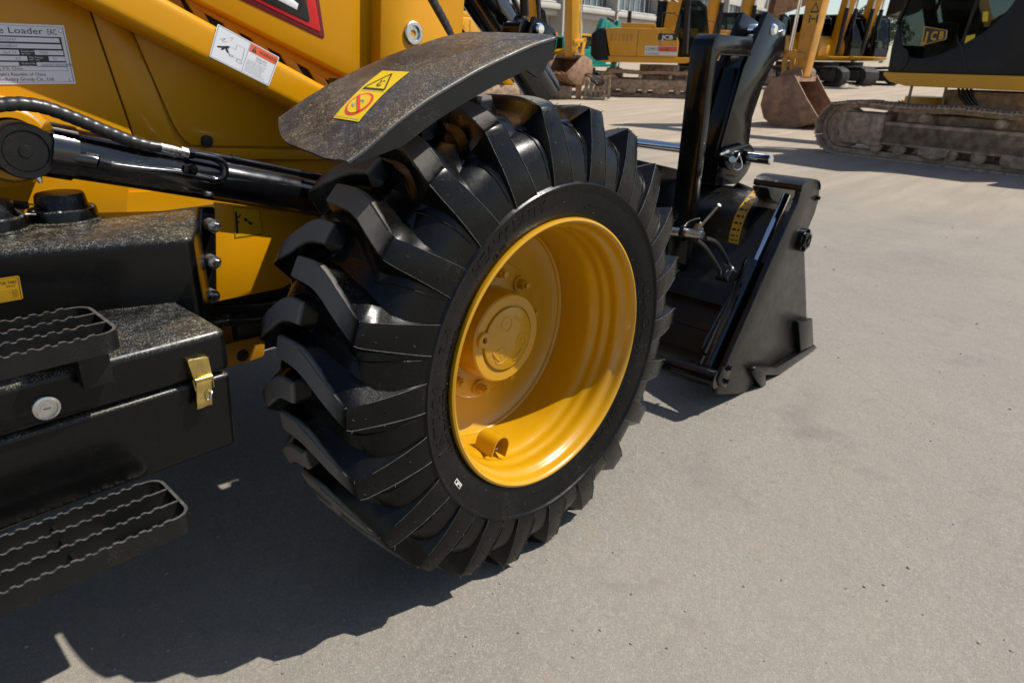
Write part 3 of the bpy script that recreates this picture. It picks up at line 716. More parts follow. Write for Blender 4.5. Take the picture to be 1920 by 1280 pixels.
# --- tower column with the pin
YC0 = YH-.04
cx0, cx1 = U(712, 60, y=YC0), U(838, 60, y=YC0)
co = MB(); co.prism(PY([(712, -420), (620, -420), (700, 120), (712, 160), (890, 160), (838, 62), (800, 0), (640, -420)], YC0)[2:], (0, .1, 0), 0, .004)
co = MB(); co.prism(PY([(718, -300), (712, 160), (900, 160), (838, 62), (798, -8), (700, -300)][0:5]+[(640, -300)], YC0), (0, .11, 0), 0, .005)
colm = co.build('arm_tower', 'yellow_paint', LD)
pc = U(774, 63, y=YC0)
pb = MB(); pb.lathe([(.030, .004), (.030, -.006), (.0275, -.008), (.020, -.008), (.0195, -.002), (.009, -.002), (.009, .02), (0, .02)], pc, (0, 1, 0), 32); pb.build('pivot_pin', 'zinc', colm)
# --- bucket tilt cylinder with its pipes and hoses
YT = .85
tc_ = MB(); a, b = U(868, -60, y=YT), U(1018, 172, y=YT); dr = (b-a).normalized(); tc_.tube([a-dr*.4, b], .066, 28); tilt = tc_.build('tilt_cylinder', 'cylinder_black', LD)
pp = MB()
for off, r in (((66, 0), .010), ((88, -4), .009)):
    a2, b2_ = U(868+off[0]-25, -60+off[1], y=YT-.03), U(1018+off[0]-58, 172+off[1], y=YT-.03); pp.tube([a2, b2_], r, 10)
pp.build('hydraulic_pipe', 'cylinder_black', tilt)
def spiral(path, r, pitch, name, parent, m='hose_black'):
    pts = [Vector(p) for p in path]; out = []; acc = 0; L_ = 0
    tot = sum((b-a).length for a, b in zip(pts, pts[1:])); n = int(tot/(pitch/5)); res = []; j = 0; seg = 0
    cum = [0]
    for a, b in zip(pts, pts[1:]): cum.append(cum[-1]+(b-a).length)
    for i in range(n+1):
        s = tot*i/n
        while j < len(cum)-2 and cum[j+1] < s: j += 1
        t = (s-cum[j])/max(1e-9, cum[j+1]-cum[j]); res.append(pts[j].lerp(pts[j+1], t))
    prof_ = [.93, .995, 1.01, .995, .985]
    return MB().tube(res, r, 14, rfun=lambda i: r*prof_[i % 5]).build(name, m, parent, 60)
spiral(spline([U(x, y, y=.70) for x, y in ((795, -40), (806, 0), (822, 30), (838, 62), (852, 100))], 10), .019, .02, 'spiral_hose', LD)
spiral(spline([U(x, y, y=YT+.06) for x, y in ((890, -30), (918, 10), (938, 45), (945, 75))], 10), .017, .02, 'spiral_hose', LD)
yp_ = MB(); yp_.prism(PY([(918, 126), (930, 120), (968, 160), (945, 160)], YT+.12), (0, .06, 0), 0, .004); yp_.build('arm_gusset', 'yellow_paint', LD); yp_ = MB(); yp_.prism(PY([(840, 168), (880, 142), (888, 156), (888, 200), (820, 200)], .62), (0, .02, 0), 0, .002); yp_.build('arm_gusset', 'yellow_paint', LD)
hz = MB(); hz.prism(PY([(826, 40), (850, 32), (880, 60), (880, 120), (830, 110)], .95), (0, .1, 0), 0, .02); hz.build('headlamp_housing', 'satin_black', LD)
# tilt lever bracket above the fender
YB = .62
lb = MB()
lb.prism(PY([(957, 62), (972, 28), (990, 36), (1008, 62)], YB+.10), (0, .014, 0), 0, .002)
lb.prism(PY([(990, 66), (1003, 31), (1039, 54), (1042, 64), (1040, 90), (990, 90)], YB), (0, .016, 0), 0, .002)
lb.tube([U(1013, 57, y=YB-.012), U(1013, 57, y=YB)+Vector((0, .14, 0))], .018, 18); lb.tube([U(985, 58, y=YB+.02), U(985, 58, y=YB+.02)+Vector((0, .07, 0))], .030, 20)
lb.tube([U(980, -60, y=YB+.09), U(984, 30, y=YB+.09)], .014, 12)
lever = lb.build('lever_bracket', 'gloss_black', LD)
MB().lathe([(0, -.006), (.013, -.005), (.0175, 0), (.0175, .01)], U(1013, 55, y=YB-.012), (0, 1, 0), 20).build('lever_pin', 'chrome', lever)
MB().tube(spline([U(x, y, y=YB+.03) for x, y in ((1003, -20), (1009, 10), (1010, 36))], 6), .006, 10).build('lever_hose', 'hose_black', lever)
# --- lift cylinder
YL = .60
e0 = U(48, 284, y=YL-.04); c0_, c1_ = U(100, 282, y=YL), U(640, 378, y=YL); dl = (c1_-c0_).normalized()
lc = MB(); lc.tube([c0_+dl*.01, c0_+dl*.02, c1_], [.043, .047, .047], 36)
lift = lc.build('lift_cylinder', 'cylinder_black', LD)
hb2 = MB(); hb2.tube([c0_-dl*.012, c0_+dl*.03], .051, 36); hb2.prism(roundpoly(PY([(60, 240), (110, 252), (112, 328), (60, 322)], YL-.03), .02), (0, .07, 0), 0, .008); hb2.build('cylinder_head', 'cylinder_black', lift)
ey = MB(); ey.lathe([(0, -.002), (.010, -.002), (.011, .0), (.034, .0), (.0345, .002), (.0365, .002), (.037, -.002), (.047, -.002), (.049, .002), (.049, .10)], e0, (0, 1, 0), 40)
eye = ey.build('cylinder_eye', 'satin_black', lift)
MB().lathe([(0, .0), (.0035, -.001), (.006, -.002), (.0065, 0)], e0, (0, 1, 0), 18).build('pin_centre', 'bolt_grey', eye)
yb_ = MB(); o = U(20, 272, y=YL+.05); yb_.lathe([(.050, -.012), (.062, -.012), (.065, -.008), (.065, .04), (.085, .05), (.087, .2)], o, (0, 1, 0), 40); yb_.build('cylinder_boss', 'yellow_paint', LD)
MB().lathe([(.0655, .0), (.069, .003), (.069, .012), (.0655, .015)], o, (0, 1, 0), 40).build('boss_ring', 'bolt_grey', LD)
gn = MB(); gp = U(66, 322, y=YL-.03); gn.tube([gp, gp+Vector((.002, -.004, -.012)), gp+Vector((.003, -.006, -.020))], [.0062, .006, .0035], 10); gn.build('grease_nipple', 'zinc', lift)
yh = YL-.045
spiral(spline([U(x, y, y=yh) for x, y in ((-60, 203), (0, 197), (40, 195), (85, 202), (140, 222), (200, 247), (250, 266), (285, 275))], 10), .0125, .017, 'spiral_hose', lift)
ft = MB(); ft.tube([U(284, 274.5, y=yh), U(300, 276, y=yh)], .0105, 14); ft.build('hose_sleeve', 'hose_black', lift)
ft = MB(); ft.tube([U(300, 276, y=yh), U(332, 283, y=yh), U(333, 283, y=yh), U(338, 284, y=yh)], [.0095, .0095, .0075, .0075], 14); ft.tube([U(338, 284, y=yh), U(352, 288, y=yh)], .0105, 6); ft.build('hose_fitting', 'zinc', lift)
pi_ = MB()
up = [U(352, 287, y=yh), U(395, 295, y=yh), U(405, 298, y=yh), U(417, 306, y=yh), U(422, 320, y=yh), U(417, 333, y=yh), U(403, 338, y=yh), U(380, 334, y=yh), U(330, 324, y=yh), U(270, 318, y=yh), U(215, 311, y=yh), U(190, 305, y=yh)]
pi_.tube(spline(up, 6), .0085, 12); pi_.tube([U(352, 287, y=yh), U(362, 289, y=yh)], .0115, 6)
pi_.tube([U(362, 286, y=yh+.035), U(440, 300, y=yh+.035), U(700, 352, y=yh+.035)], .0088, 12); pi_.tube([U(432, 298, y=yh+.035), U(448, 302, y=yh+.035)], .0105, 12)
pi_.tube([U(138, 296, y=yh+.008), U(168, 300, y=yh+.004), U(183, 303, y=yh)], [.014, .015, .0125], 12); pi_.tube([U(183, 303, y=yh), U(205, 309, y=yh)], .0125, 6); pi_.tube([U(140, 296, y=yh+.008), U(146, 300, y=yh+.05)], .016, 12)
pipe = pi_.build('hydraulic_pipe', 'cylinder_black', lift, 40)
cb = MB(); cb.prism(roundpoly(PY([(346, 310), (372, 314), (370, 328), (344, 324)], yh-.010), .004), (0, .03, 0), 0, .002); cb.bolt(U(361, 317, y=yh-.010), (0, -1, 0), .006, .008); cb.build('pipe_clamp', 'gloss_black', lift)
# --- plate behind the tank, flange and bolts
YW = .60
fp_ = MB(); fp_.prism(PY([(404, 380), (470, 388), (600, 404), (640, 480), (530, 540), (406, 566)], YW), (0, .012, 0), 0, .002); plate = fp_.build('frame_plate', 'yellow_paint', LD)
q = [U(*p, y=YW-.0006) for p in ((440, 447), (493.5, 439), (487, 392), (436, 387))]; kf = quad_fn(*q, (0, -1, 0))
decal('crush_sticker', ['sticker_amber', 'ink_black'], kf, [('grid', 'sticker_amber', 0, 0, 1, 1, 1, 1, {'l': 1}), ('line', 'ink_black', [(.02, .02), (.98, .02), (.98, .98), (.02, .98), (.02, .02)], .015, {'l': 2}),
    ('rect', 'ink_black', .06, .14, .14, .85, {'l': 2}), ('line', 'ink_black', [(.14, .66), (.24, .70), (.24, .78)], .05, {'l': 2}), ('line', 'ink_black', [(.14, .5), (.22, .52)], .05, {'l': 2}),
    ('line', 'ink_black', [(.40, .62), (.62, .42)], .05, {'l': 2}), ('poly', 'ink_black', [(.36, .66), (.50, .62), (.40, .50)], {'l': 2}), ('poly', 'ink_black', [(.66, .38), (.52, .42), (.62, .54)], {'l': 2}), ('line', 'ink_black', [(.62, .30), (.95, .32)], .008, {'l': 2}), ('line', 'ink_black', [(.62, .06), (.62, .30)], .008, {'l': 2})], plate, .0003)
fg = MB(); fg.prism(roundpoly(PY([(374, 389), (403, 388), (406, 560), (398, 573), (372, 572)], YW-.018), .008), (0, .018, 0), 0, .002); flange = fg.build('tank_flange', 'gloss_black', LD)
for p in ((392, 420), (393, 487), (391, 550)):
    c_ = U(*p, y=YW-.018); m1 = MB(); m1.tube([c_, c_+Vector((-.001, -.026, 0))], .0135, 20); m1.build('bolt_spacer', 'bolt_grey', flange)
    m2 = MB(); m2.bolt(c_+Vector((-.001, -.026, 0)), (0, -1, 0), .0095, .014); m2.build('flange_bolt', 'zinc', flange)
# --- fuel tank
ZT, YK = .894, .355
fr = U(360, 441, z=ZT); bk_ = U(378, 394, z=ZT); fl_ = U(0, 468, z=ZT); bl = U(0, 402, z=ZT)
ext = 1.6
fl2 = fr+(fl_-fr)*ext; bl2 = bk_+(bl-bk_)*ext
tk = MB(); bm = bmesh.new()
top = [fr, bk_+Vector((0, .02, 0)), bl2, fl2]; bot = [p+Vector((0, 0, -.40)) for p in top]
vt = [bm.verts.new(p) for p in top]; vb = [bm.verts.new(p) for p in bot]
bm.faces.new(vt); bm.faces.new(vb[::-1])
for i in range(4): bm.faces.new((vt[i], vb[i], vb[(i+1) % 4], vt[(i+1) % 4]))
bmesh.ops.recalc_face_normals(bm, faces=bm.faces[:])
bmesh.ops.bevel(bm, geom=[e for e in bm.edges], offset=.017, segments=5, affect='EDGES', profile=.5)
tk.bm(bm, 0, True); bm.free(); tank = tk.build('fuel_tank', 'gloss_black_dusty', LD, 50)
for (px, py), sc, nm in (((122, 412), 1., 'tank_cap'), ((-12, 432), .95, 'tank_cap')):
    o = U(px, py, z=ZT); cpm = MB(); k_s = sc
    cpm.lathe([(.070*k_s, -.002), (.068*k_s, .003), (.060*k_s, .005), (.0585*k_s, .022), (.0575*k_s, .0245), (.047*k_s, .0255), (.0455*k_s, .030), (.0430*k_s, .049), (.040*k_s, .0535), (.030*k_s, .0555), (0, .056)], o, (0, 0, 1), 48)
    cap = cpm.build(nm, 'gloss_black_dusty', tank, 40)
    for a in (250, 330, 40, 130, 190):
        m3 = MB(); m3.lathe([(0, .0035), (.004, .003), (.0052, 0)], o+Vector((.0525*k_s*cos(radians(a)), .0525*k_s*sin(radians(a)), .0245)), (0, 0, 1), 12); m3.build('cap_screw', 'zinc', cap)
wc = MB(); zc = ZT+.04
wc.tube([U(-40, 382, z=zc), U(20, 384, z=zc), U(50, 385, z=zc)], [.0085, .0085, .0075], 10); wc.build('sensor_cable', 'hose_black', tank)
wc = MB(); wc.tube(spline([U(48, 385, z=zc), U(58, 383, z=zc), U(68, 385, z=zc-.004), U(76, 388, z=zc-.012)], 4), .0016, 6); wc.tube([U(28, 391, z=zc), U(44, 402, z=zc-.012), U(68, 402, z=zc-.014)], .0018, 6); wc.build('sensor_wire', 'zinc', tank)
tn = (fl_-fr).normalized(); ny_ = Vector((tn.y, -tn.x, 0)); 
if ny_.y > 0: ny_ = -ny_
def onf(px, py):
    D = ray(px, py); t = (fr-CAM).dot(ny_)/D.dot(ny_); return CAM+D*t
q = [onf(*p)+ny_*.0006 for p in ((-60, 578), (44, 560), (36, 516), (-60, 530))]
decal('fuel_sticker', ['sticker_amber', 'ink_black'], quad_fn(*q, ny_), [('poly', 'sticker_amber', [(0, 0), (.97, 0), (1, .05), (1, .95), (.97, 1), (0, 1)], {'l': 1}), ('line', 'ink_black', [(0, .06), (.97, .06), (.97, .94), (0, .94)], .012, {'l': 2}),
    ('text', 'ink_black', 'FUEL TABLE', .93, .72, .13, 'r', .35, {'l': 2}), ('text', 'ink_black', 'Diesel only', .90, .60, .08, 'r', .35, {'l': 2})]+[('line', 'ink_black', [(.05, .14+.1*i), (.93, .14+.1*i)], .008, {'l': 2}) for i in range(4)]+[('text', 'ink_black', '100 70 50', .93, .16+.1*i, .07, 'r', .3, {'l': 2}) for i in range(3)], tank, .0003)
# --- tool box
YX = .18; ZX = U(424, 614, y=YX).z; xr = U(424, 614, y=YX).x; zbm = U(400, 858, y=YX).z
tb = MB(); bm = bmesh.new()
def tapered(x0, x1, y0, y1, z0, z1, ins, bev, sharpbottom=False):
    bm = bmesh.new()
    t_ = [(x0, y0, z1), (x1, y0, z1), (x1, y1, z1), (x0, y1, z1)]; b_ = [(x0, y0+ins, z0), (x1-ins*.2, y0+ins, z0), (x1-ins*.2, y1, z0), (x0, y1, z0)]
    a = [bm.verts.new(p) for p in t_]; b = [bm.verts.new(p) for p in b_]; bm.faces.new(a); bm.faces.new(b[::-1])
    for i in range(4): bm.faces.new((a[i], b[i], b[(i+1) % 4], a[(i+1) % 4]))
    bmesh.ops.recalc_face_normals(bm, faces=bm.faces[:])
    eds = [e for e in bm.edges if not (sharpbottom and all(v.co.z < z0+1e-4 for v in e.verts))]
    bmesh.ops.bevel(bm, geom=eds, offset=bev, segments=5, affect='EDGES', profile=.5); return bm
zl = ZX-.082
b_ = tapered(xr-1.3, xr-.003, YX+.004, .62, zbm, zl-.003, .012, .010); tb.bm(b_, 0, True); b_.free(); box = tb.build('tool_box', 'gloss_black_dusty', LD, 45)
tl = MB(); b_ = tapered(xr-1.3, xr, YX, .62, zl, ZX, 0, .016); tl.bm(b_, 0, True); b_.free(); lid = tl.build('tool_box_lid', 'gloss_black_dusty', box, 45)
# latch
def PL(px, py, d=.0): return U(px, py, y=YX-d)
la = MB(); la.prism(roundpoly([PL(351, 676, .012), PL(391, 668, .012), PL(399, 704, .012), PL(364, 713, .012)], .003), (0, .014, 0), 0, .0015); latch = la.build('latch', 'gold_zinc', box)
la = MB(); la.tube([PL(365, 714, .013), PL(397, 705, .013)], .0042, 12); la.tube([PL(362, 712, .010), PL(369, 740, .004)], .0014, 6); la.tube([PL(398, 702, .010), PL(401, 725, .004)], .0014, 6); la.build('latch_hinge', 'gold_zinc', latch)
la = MB(); la.prism([PL(368, 716, .010), PL(397, 709, .010), PL(399, 758, .010), PL(390, 760, .010), PL(379, 765, .010), PL(370, 768, .010)], (0, .006, 0), 0, .001); la.build('latch_tongue', 'gold_zinc', latch)
la = MB(); ce = PL(393, 742, .014); la.tube([ce+Vector((.004*cos(t), -.006*sin(t)-.001, .0085*sin(t*1.0+1.2))) for t in [i*pi/7 for i in range(15)]], .0016, 6); la.build('latch_ring', 'zinc', latch)
lk = MB(); o = PL(86, 763, .0); lk.lathe([(.0195, .002), (.0195, -.003), (.018, -.0055), (.0145, -.0065), (.0140, -.004), (.0085, -.004), (.0083, -.0068), (0, -.0068)], o, (0, 1, 0), 32); lock = lk.build('lock', 'zinc', lid)
MB().box((o.x-.005, o.y-.0075, o.z-.0012), (o.x+.005, o.y-.006, o.z+.0012)).build('key_slot', 'bolt_grey', lock)
# --- steps
def step(name, y0, y1, z, x1, hgt, nb):
    t = .005; x0 = x1-1.1; m = MB()
    rc = .024
    path = [(x0, y0)]+[(x1-rc+rc*sin(a), y0+rc-rc*cos(a)) for a in [i*pi/12 for i in range(7)]]+[(x1-rc+rc*cos(a), y1-rc+rc*sin(a)) for a in [i*pi/12 for i in range(7)]]+[(x0, y1)]
    def strip(p, teeth):
        out = []; acc = 0
        dense = [Vector((*p[0], 0))]
        for a, b in zip(p, p[1:]):
            a, b = Vector((*a, 0)), Vector((*b, 0)); n = max(1, int((b-a).length/.0028)) if teeth else 1
            dense += [a.lerp(b, i/n) for i in range(1, n+1)]
        vs = []; fs = []
        for i, q in enumerate(dense):
            d = (dense[min(i+1, len(dense)-1)]-dense[max(i-1, 0)]).normalized(); nr = Vector((d.y, -d.x, 0))
            dx = (q.x-x0); h = 0
            if teeth and q.x < x1-.032:
                ph = (dx/.0185) % 1; h = .0032*max(0, min(1, (.30-abs(ph-.5))*14))-.0012
            for s_, zz in ((1, z+h), (-1, z+h), (-1, z-hgt), (1, z-hgt)): vs.append(q+nr*t*.5*s_+Vector((0, 0, zz)))
        for i in range(len(dense)-1):
            for k in range(4): fs.append((i*4+k, i*4+(k+1) % 4, (i+1)*4+(k+1) % 4, (i+1)*4+k))
        fs += [(0, 1, 2, 3), tuple(len(vs)-4+k for k in (3, 2, 1, 0))]; m.add(vs, fs, 0)
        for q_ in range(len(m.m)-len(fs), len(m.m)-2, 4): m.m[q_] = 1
    strip(path, True); o = m.build(name, ['satin_black', 'edge_highlight'], LD, 25)
    for i in range(nb):
        m = MB(); y = y0+(y1-y0)*(i+1)/(nb+1); strip([(x0, y), (x1-.002, y)], True); m.build('tread_bar', ['satin_black', 'edge_highlight'], o, 25)
    cr = MB()
    for xx in (x1-.16, x1-.55): cr.box((xx-.003, y0+.004, z-hgt+.001), (xx+.003, y1-.004, z-.012))
    cr.box((x1-.10, y0+.02, z-hgt-.002), (x1-.02, y1-.02, z-hgt+.003))
    cr.build('cross_bar', 'satin_black', o)
    return o
pL = U(358, 957, y=.05); pUp = U(224, 621, y=.12)
s1_ = step('step', .05, .05+.136, U(345, 965, y=.05).z, pL.x, .034, 2)
zu = U(222, 619, y=.12).z; s2_ = step('step', .12, .12+.15, zu, pUp.x, .030, 2)
ftm = MB(); ftm.box((pUp.x-.055, .15, ZX-.03), (pUp.x-.012, .175, zu-.028), 0, .003); ftm.box((pUp.x-.055, .15, zu-.034), (pUp.x-.012, .26, zu-.0285)); ftm.build('step_foot', 'satin_black', s2_); ftm = MB(); ftm.box((pUp.x-.62, .15, ZX-.03), (pUp.x-.58, .175, zu-.028), 0, .003); ftm.build('step_foot', 'satin_black', s2_)
hg = MB(); hg.box((pL.x-.62, .17, U(345, 965, y=.05).z-.02), (pL.x-.56, .30, zbm+.03)); hg.box((pL.x-.62, .14, U(345, 965, y=.05).z-.034), (pL.x-.56, .30, U(345, 965, y=.05).z-.012)); hg.build('step_hanger', 'satin_black', s1_)
# --- chassis and the far side
ch = MB(); ch.box((-3.2, .80, .42), (.9, 1.35, .80), 0, .02); ch.box((-3.2, .78, .8), (.35, 1.75, 1.20), 0, .02); ch.box((-.45, .67, .48), (.35, .85, .78), 0, .02); ch.tube([(0, .28, AX), (0, 2.1, AX)], .085, 20); ch.box((-.2, .8, .4), (.25, 1.4, .62), 0, .03)
ch.box((-.9, .66, .62), (-.42, .9, .86)); ch.build('chassis', 'deep_black', LD)
hh = MB(); hh.box((-.95, .80, 1.2), (.25, 1.70, 1.62), 0, .06); hh.build('engine_hood', 'yellow_paint', LD)
cm = MB(); cm.box((-.98, .82, 1.2), (-2.6, 1.68, 1.35), 0, .03); cab_ = cm.build('cab_floor', 'yellow_paint', LD)
fw = MB(); fw.lathe([(0, .1), (.30, .1), (.33, .0), (.40, -.02), (.50, .02), (.555, .05), (.57, .18), (.555, .31), (.50, .34), (.33, .36), (0, .3)], (0, 1.93, AX), (0, 1, 0), 72)
for k in range(22):
    a = k*PIT22; fw.prism([(.53*cos(a+q)*1.0, 1.95, AX+.53*sin(a+q)) for q in (-.05, .05)]+[(.572*cos(a+q), 1.95, AX+.572*sin(a+q)) for q in (.04, -.04)], (0, .30, 0))
fw.build('far_wheel', 'rubber', LD)
fb = MB(); fb.prism(roundpoly(PY([(418, 646), (497, 629), (496, 668), (470, 677), (421, 690)], .66), .01), (0, .012, 0), 0, .002); tow = fb.build('frame_bracket', 'dull_yellow', LD)
MB().lathe([(.016, -.001), (0, -.001)], U(455, 666, y=.66), (0, 1, 0), 20).build('bracket_hole', 'deep_black', tow)
fv = MB(); fv.prism(PY([(425, 560), (452, 556), (440, 650), (420, 655)], .70), (0, .02, 0)); fv.build('frame_web', 'dull_yellow', LD)
spiral(spline([U(x, y, y=.64) for x, y in ((330, 596), (400, 602), (450, 603), (500, 600), (560, 596))], 8), .0115, .019, 'spiral_hose', LD)
h2 = MB(); h2.tube(spline([U(x, y, y=.66) for x, y in ((340, 585), (430, 580), (500, 575), (570, 560))], 6), .013, 12); h2.tube(spline([U(x, y, y=.70) for x, y in ((380, 590), (450, 571), (520, 558), (590, 550))], 6), .010, 12); h2.build('brake_hose', 'hose_black', LD)
# ------------------------------------------------------------------ bucket with fold-over forks
YS = .06
bs = MB(); bs.prism(PY([(1503, 352), (1512, 342), (1524, 337), (1535, 342), (1537, 352), (1536, 372), (1527, 402), (1516, 428), (1508, 462), (1511, 540), (1513, 600), (1500, 655), (1448, 702), (1412, 728), (1385, 738), (1346, 739), (1344, 722), (1372, 660), (1440, 505), (1482, 412), (1497, 380)], YS), (0, .022, 0), 0, .002)
bucket = bs.build('bucket_side', 'bucket_black', LD)
sh = MB(); sec = [(1.22, .035), (1.22, .08), (1.28, .17), (1.375, .29), (1.485, .43), (1.59, .56), (1.65, .64)]
inn = [(x+.02, z+.012) for x, z in sec][::-1]
sh.prism([(x, YS+.022, z) for x, z in sec+inn], (0, 2.0, 0)); sh.prism([(x, YS+.022, z) for x, z in ((1.235, .012), (1.6, .006), (1.78, .004), (1.78, .016), (1.6, .03), (1.235, .04))], (0, 2.0, 0))
sh.prism([(x, YS+.12, z) for x, z in ((1.22, .13), (1.30, .10), (1.34, .19), (1.27, .205))], (0, 1.95, 0)); sh.prism([(x, YS+.14, z) for x, z in ((1.33, .31), (1.40, .27), (1.44, .34), (1.38, .37))], (0, 1.9, 0))
sh.prism([(x, 2.12, z) for x, z in ((1.24, .02), (1.78, .01), (1.75, .2), (1.7, .62), (1.6, .66), (1.3, .3))], (0, .02, 0)); sh.build('bucket_shell', 'bucket_black', bucket)
# curved cap at the top of the side
cpm = MB(); pr = [U(*p, y=YS-.004) for p in ((1503, 356), (1505, 348), (1511, 341), (1520, 336.5), (1530, 336), (1537, 339), (1539, 346), (1538, 353))]; n = len(pr)
pr2 = [p+Vector((.006, 0, -.007)) for p in pr]; W_ = Vector((0, .19, 0)); vs = pr+[p+W_ for p in pr]+pr2+[p+W_ for p in pr2]; fs = []
for i in range(n-1): fs += [(i, i+1, n+i+1, n+i), (2*n+i, 3*n+i, 3*n+i+1, 2*n+i+1), (i, 2*n+i, 2*n+i+1, i+1), (n+i, n+i+1, 3*n+i+1, 3*n+i)]
fs += [(0, n, 3*n, 2*n), (n-1, 3*n-1, 4*n-1, 2*n-1)]
cpm.add(vs, fs, 0, True); cpm.build('cap_plate', 'bucket_black', bucket, 50)
hu = MB(); o = U(1501, 449, y=YS); hu.lathe([(.045, .0), (.045, -.018), (.041, -.020), (.034, -.020), (.033, -.03), (.024, -.032), (.022, -.026), (.010, -.026), (.009, -.034), (0, -.034)], o, (0, 1, 0), 32); hub2 = hu.build('pivot_cap', 'gloss_black', bucket)
for k in range(6):
    a = k*pi/3+.3; m = MB(); m.bolt(o+Vector((.037*cos(a), -.020, .037*sin(a))), (0, -1, 0), .006, .009); m.build('cap_bolt', 'gloss_black', hub2)
MB().bolt(U(1531, 371, y=YS), (0, -1, 0), .008, .012).build('side_bolt', 'gloss_black', bucket) if False else None
m = MB(); m.bolt(U(1531, 371, y=YS), (0, -1, 0), .008, .014); m.build('side_bolt', 'gloss_black', bucket)
for wp in ([(1345, 719), (1372, 659), (1440, 504), (1481, 412)], [(1412, 690), (1440, 688), (1457, 687), (1500, 661)], [(1497, 606), (1498, 630), (1500, 656)]):
    m = MB(); m.tube(spline(PY(wp, YS-.001), 12), .0035, 8, rfun=lambda i: .0035+.0012*sin(i*2.1)); m.build('weld_bead', 'bucket_black', bucket)
# web between cylinder and side, with round cut-outs
YW2 = .235; wb = MB()
wb.prism(PY([(1478, 378), (1500, 360), (1470, 440), (1405, 580), (1372, 655), (1352, 650), (1395, 560), (1440, 455)], YW2), (0, .02, 0), 0, .002); wb.prism(PY([(1440, 352), (1500, 352), (1494, 386), (1462, 384), (1446, 372)], YW2), (0, .07, 0), 0, .006)
wb.build('bucket_web', 'bucket_black', bucket)
# jaw cylinder
YJ = .17; j0, j1, j2 = U(1473, 370, y=YJ), U(1416, 494, y=YJ), U(1329, 690, y=YJ); dj = (j2-j0).normalized()
jc = MB(); jc.tube([j1-dj*.002, j1, j1+dj*.03, j1+dj*.031, j2], [.030, .046, .046, .043, .043], 32); jaw = jc.build('jaw_cylinder', 'cylinder_black', LD)
MB().tube([j0-dj*.01, j1+dj*.05], .0155, 24).build('cylinder_rod', 'chrome', jaw)
jt = MB(); jt.tube(spline([U(x, y, y=YJ-.02) for x, y in ((1377, 516), (1378, 528), (1368, 556), (1342, 600), (1320, 642), (1316, 655), (1322, 664))], 6), .0055, 10); jt.prism(roundpoly(PY([(1362, 522), (1374, 508), (1384, 512), (1378, 528), (1366, 531)], YJ-.03), .006), (0, .05, 0), 0, .003); jt.build('cylinder_pipe', 'gloss_black', jaw)
for a, b in ((((1306, 450), (1322, 464), (1338, 488), (1349, 507)), (1349, 507, 1359, 523)), (((1322, 447), (1342, 455), (1358, 478), (1365, 496)), (1364, 494, 1375, 512))):
    h = MB(); h.tube(spline([U(x, y, y=YJ+.02) for x, y in a], 6), .0085, 12); h.build('jaw_hose', 'hose_black', jaw)
    h = MB(); p0, p1 = U(b[0], b[1], y=YJ+.02), U(b[2], b[3], y=YJ+.02); h.tube([p0, p0.lerp(p1, .5), p0.lerp(p1, .52), p1], [.0095, .0095, .012, .012], 12); h.build('hose_fitting', 'zinc', jaw)
# lower hinge
hi = MB(); c0 = U(1345, 712, y=YS-.006); hi.tube([c0, c0+Vector((-.01, .17, 0))], .034, 22)
hi.prism(roundpoly(PY([(1352, 725), (1346, 712), (1356, 690), (1368, 683), (1373, 690), (1366, 716), (1360, 729)], YS-.012), .01), (0, .014, 0), 0, .002); hi.prism(roundpoly(PY([(1283, 700), (1292, 676), (1306, 678), (1312, 700), (1300, 718), (1288, 712)], .215), .01), (0, .02, 0), 0, .002); hinge = hi.build('lower_hinge', 'gloss_black', bucket)
for p in ((1366, 689), (1361, 714)):
    m = MB(); m.bolt(U(*p, y=YS-.012), (0, -1, 0), .009, .014); m.build('hinge_bolt', 'gloss_black', hinge)
# corner guard
gd = MB(); YG = .035
gd.prism(PY([(1412, 697), (1419, 688), (1456, 689), (1528, 646), (1533, 652), (1462, 703), (1436, 703), (1437, 722), (1429, 728), (1421, 716)], YG), (0, .026, 0), 0, .004); gd.prism(PY([(1498, 604), (1524, 597), (1526, 648), (1502, 658)], YG), (0, .026, 0), 0, .004); gd.build('corner_guard', 'gloss_black', bucket)
# fork 1 folded over
XF = 1.44
fk = MB(); fo = [U(*p, x=XF) for p in ((1332, 80), (1319, 200), (1299, 400), (1283, 560), (1240, 560), (1264, 400), (1279, 200), (1296, 80))]
ynear = sum(p.y for p in fo[:4])/4; yfar = sum(p.y for p in fo[4:])/4; ztop = U(1335, 63, x=XF).z; xe = U(1412, 78, y=ynear).x
TF = .05
pr = [Vector((XF, ynear, .25)), Vector((XF, ynear, ztop-.05)), Vector((XF+.012, ynear, ztop-.018)), Vector((XF+.045, ynear, ztop)), Vector((xe, ynear, ztop-.005)), Vector((xe, ynear, ztop-.075)), Vector((XF+TF+.02, ynear, ztop-.075)), Vector((XF+TF, ynear, ztop-.1)), Vector((XF+TF, ynear, .25))]
fk.prism(pr, (0, yfar-ynear, 0), 0, .005); fork = fk.build('pallet_fork', 'gloss_black', LD)
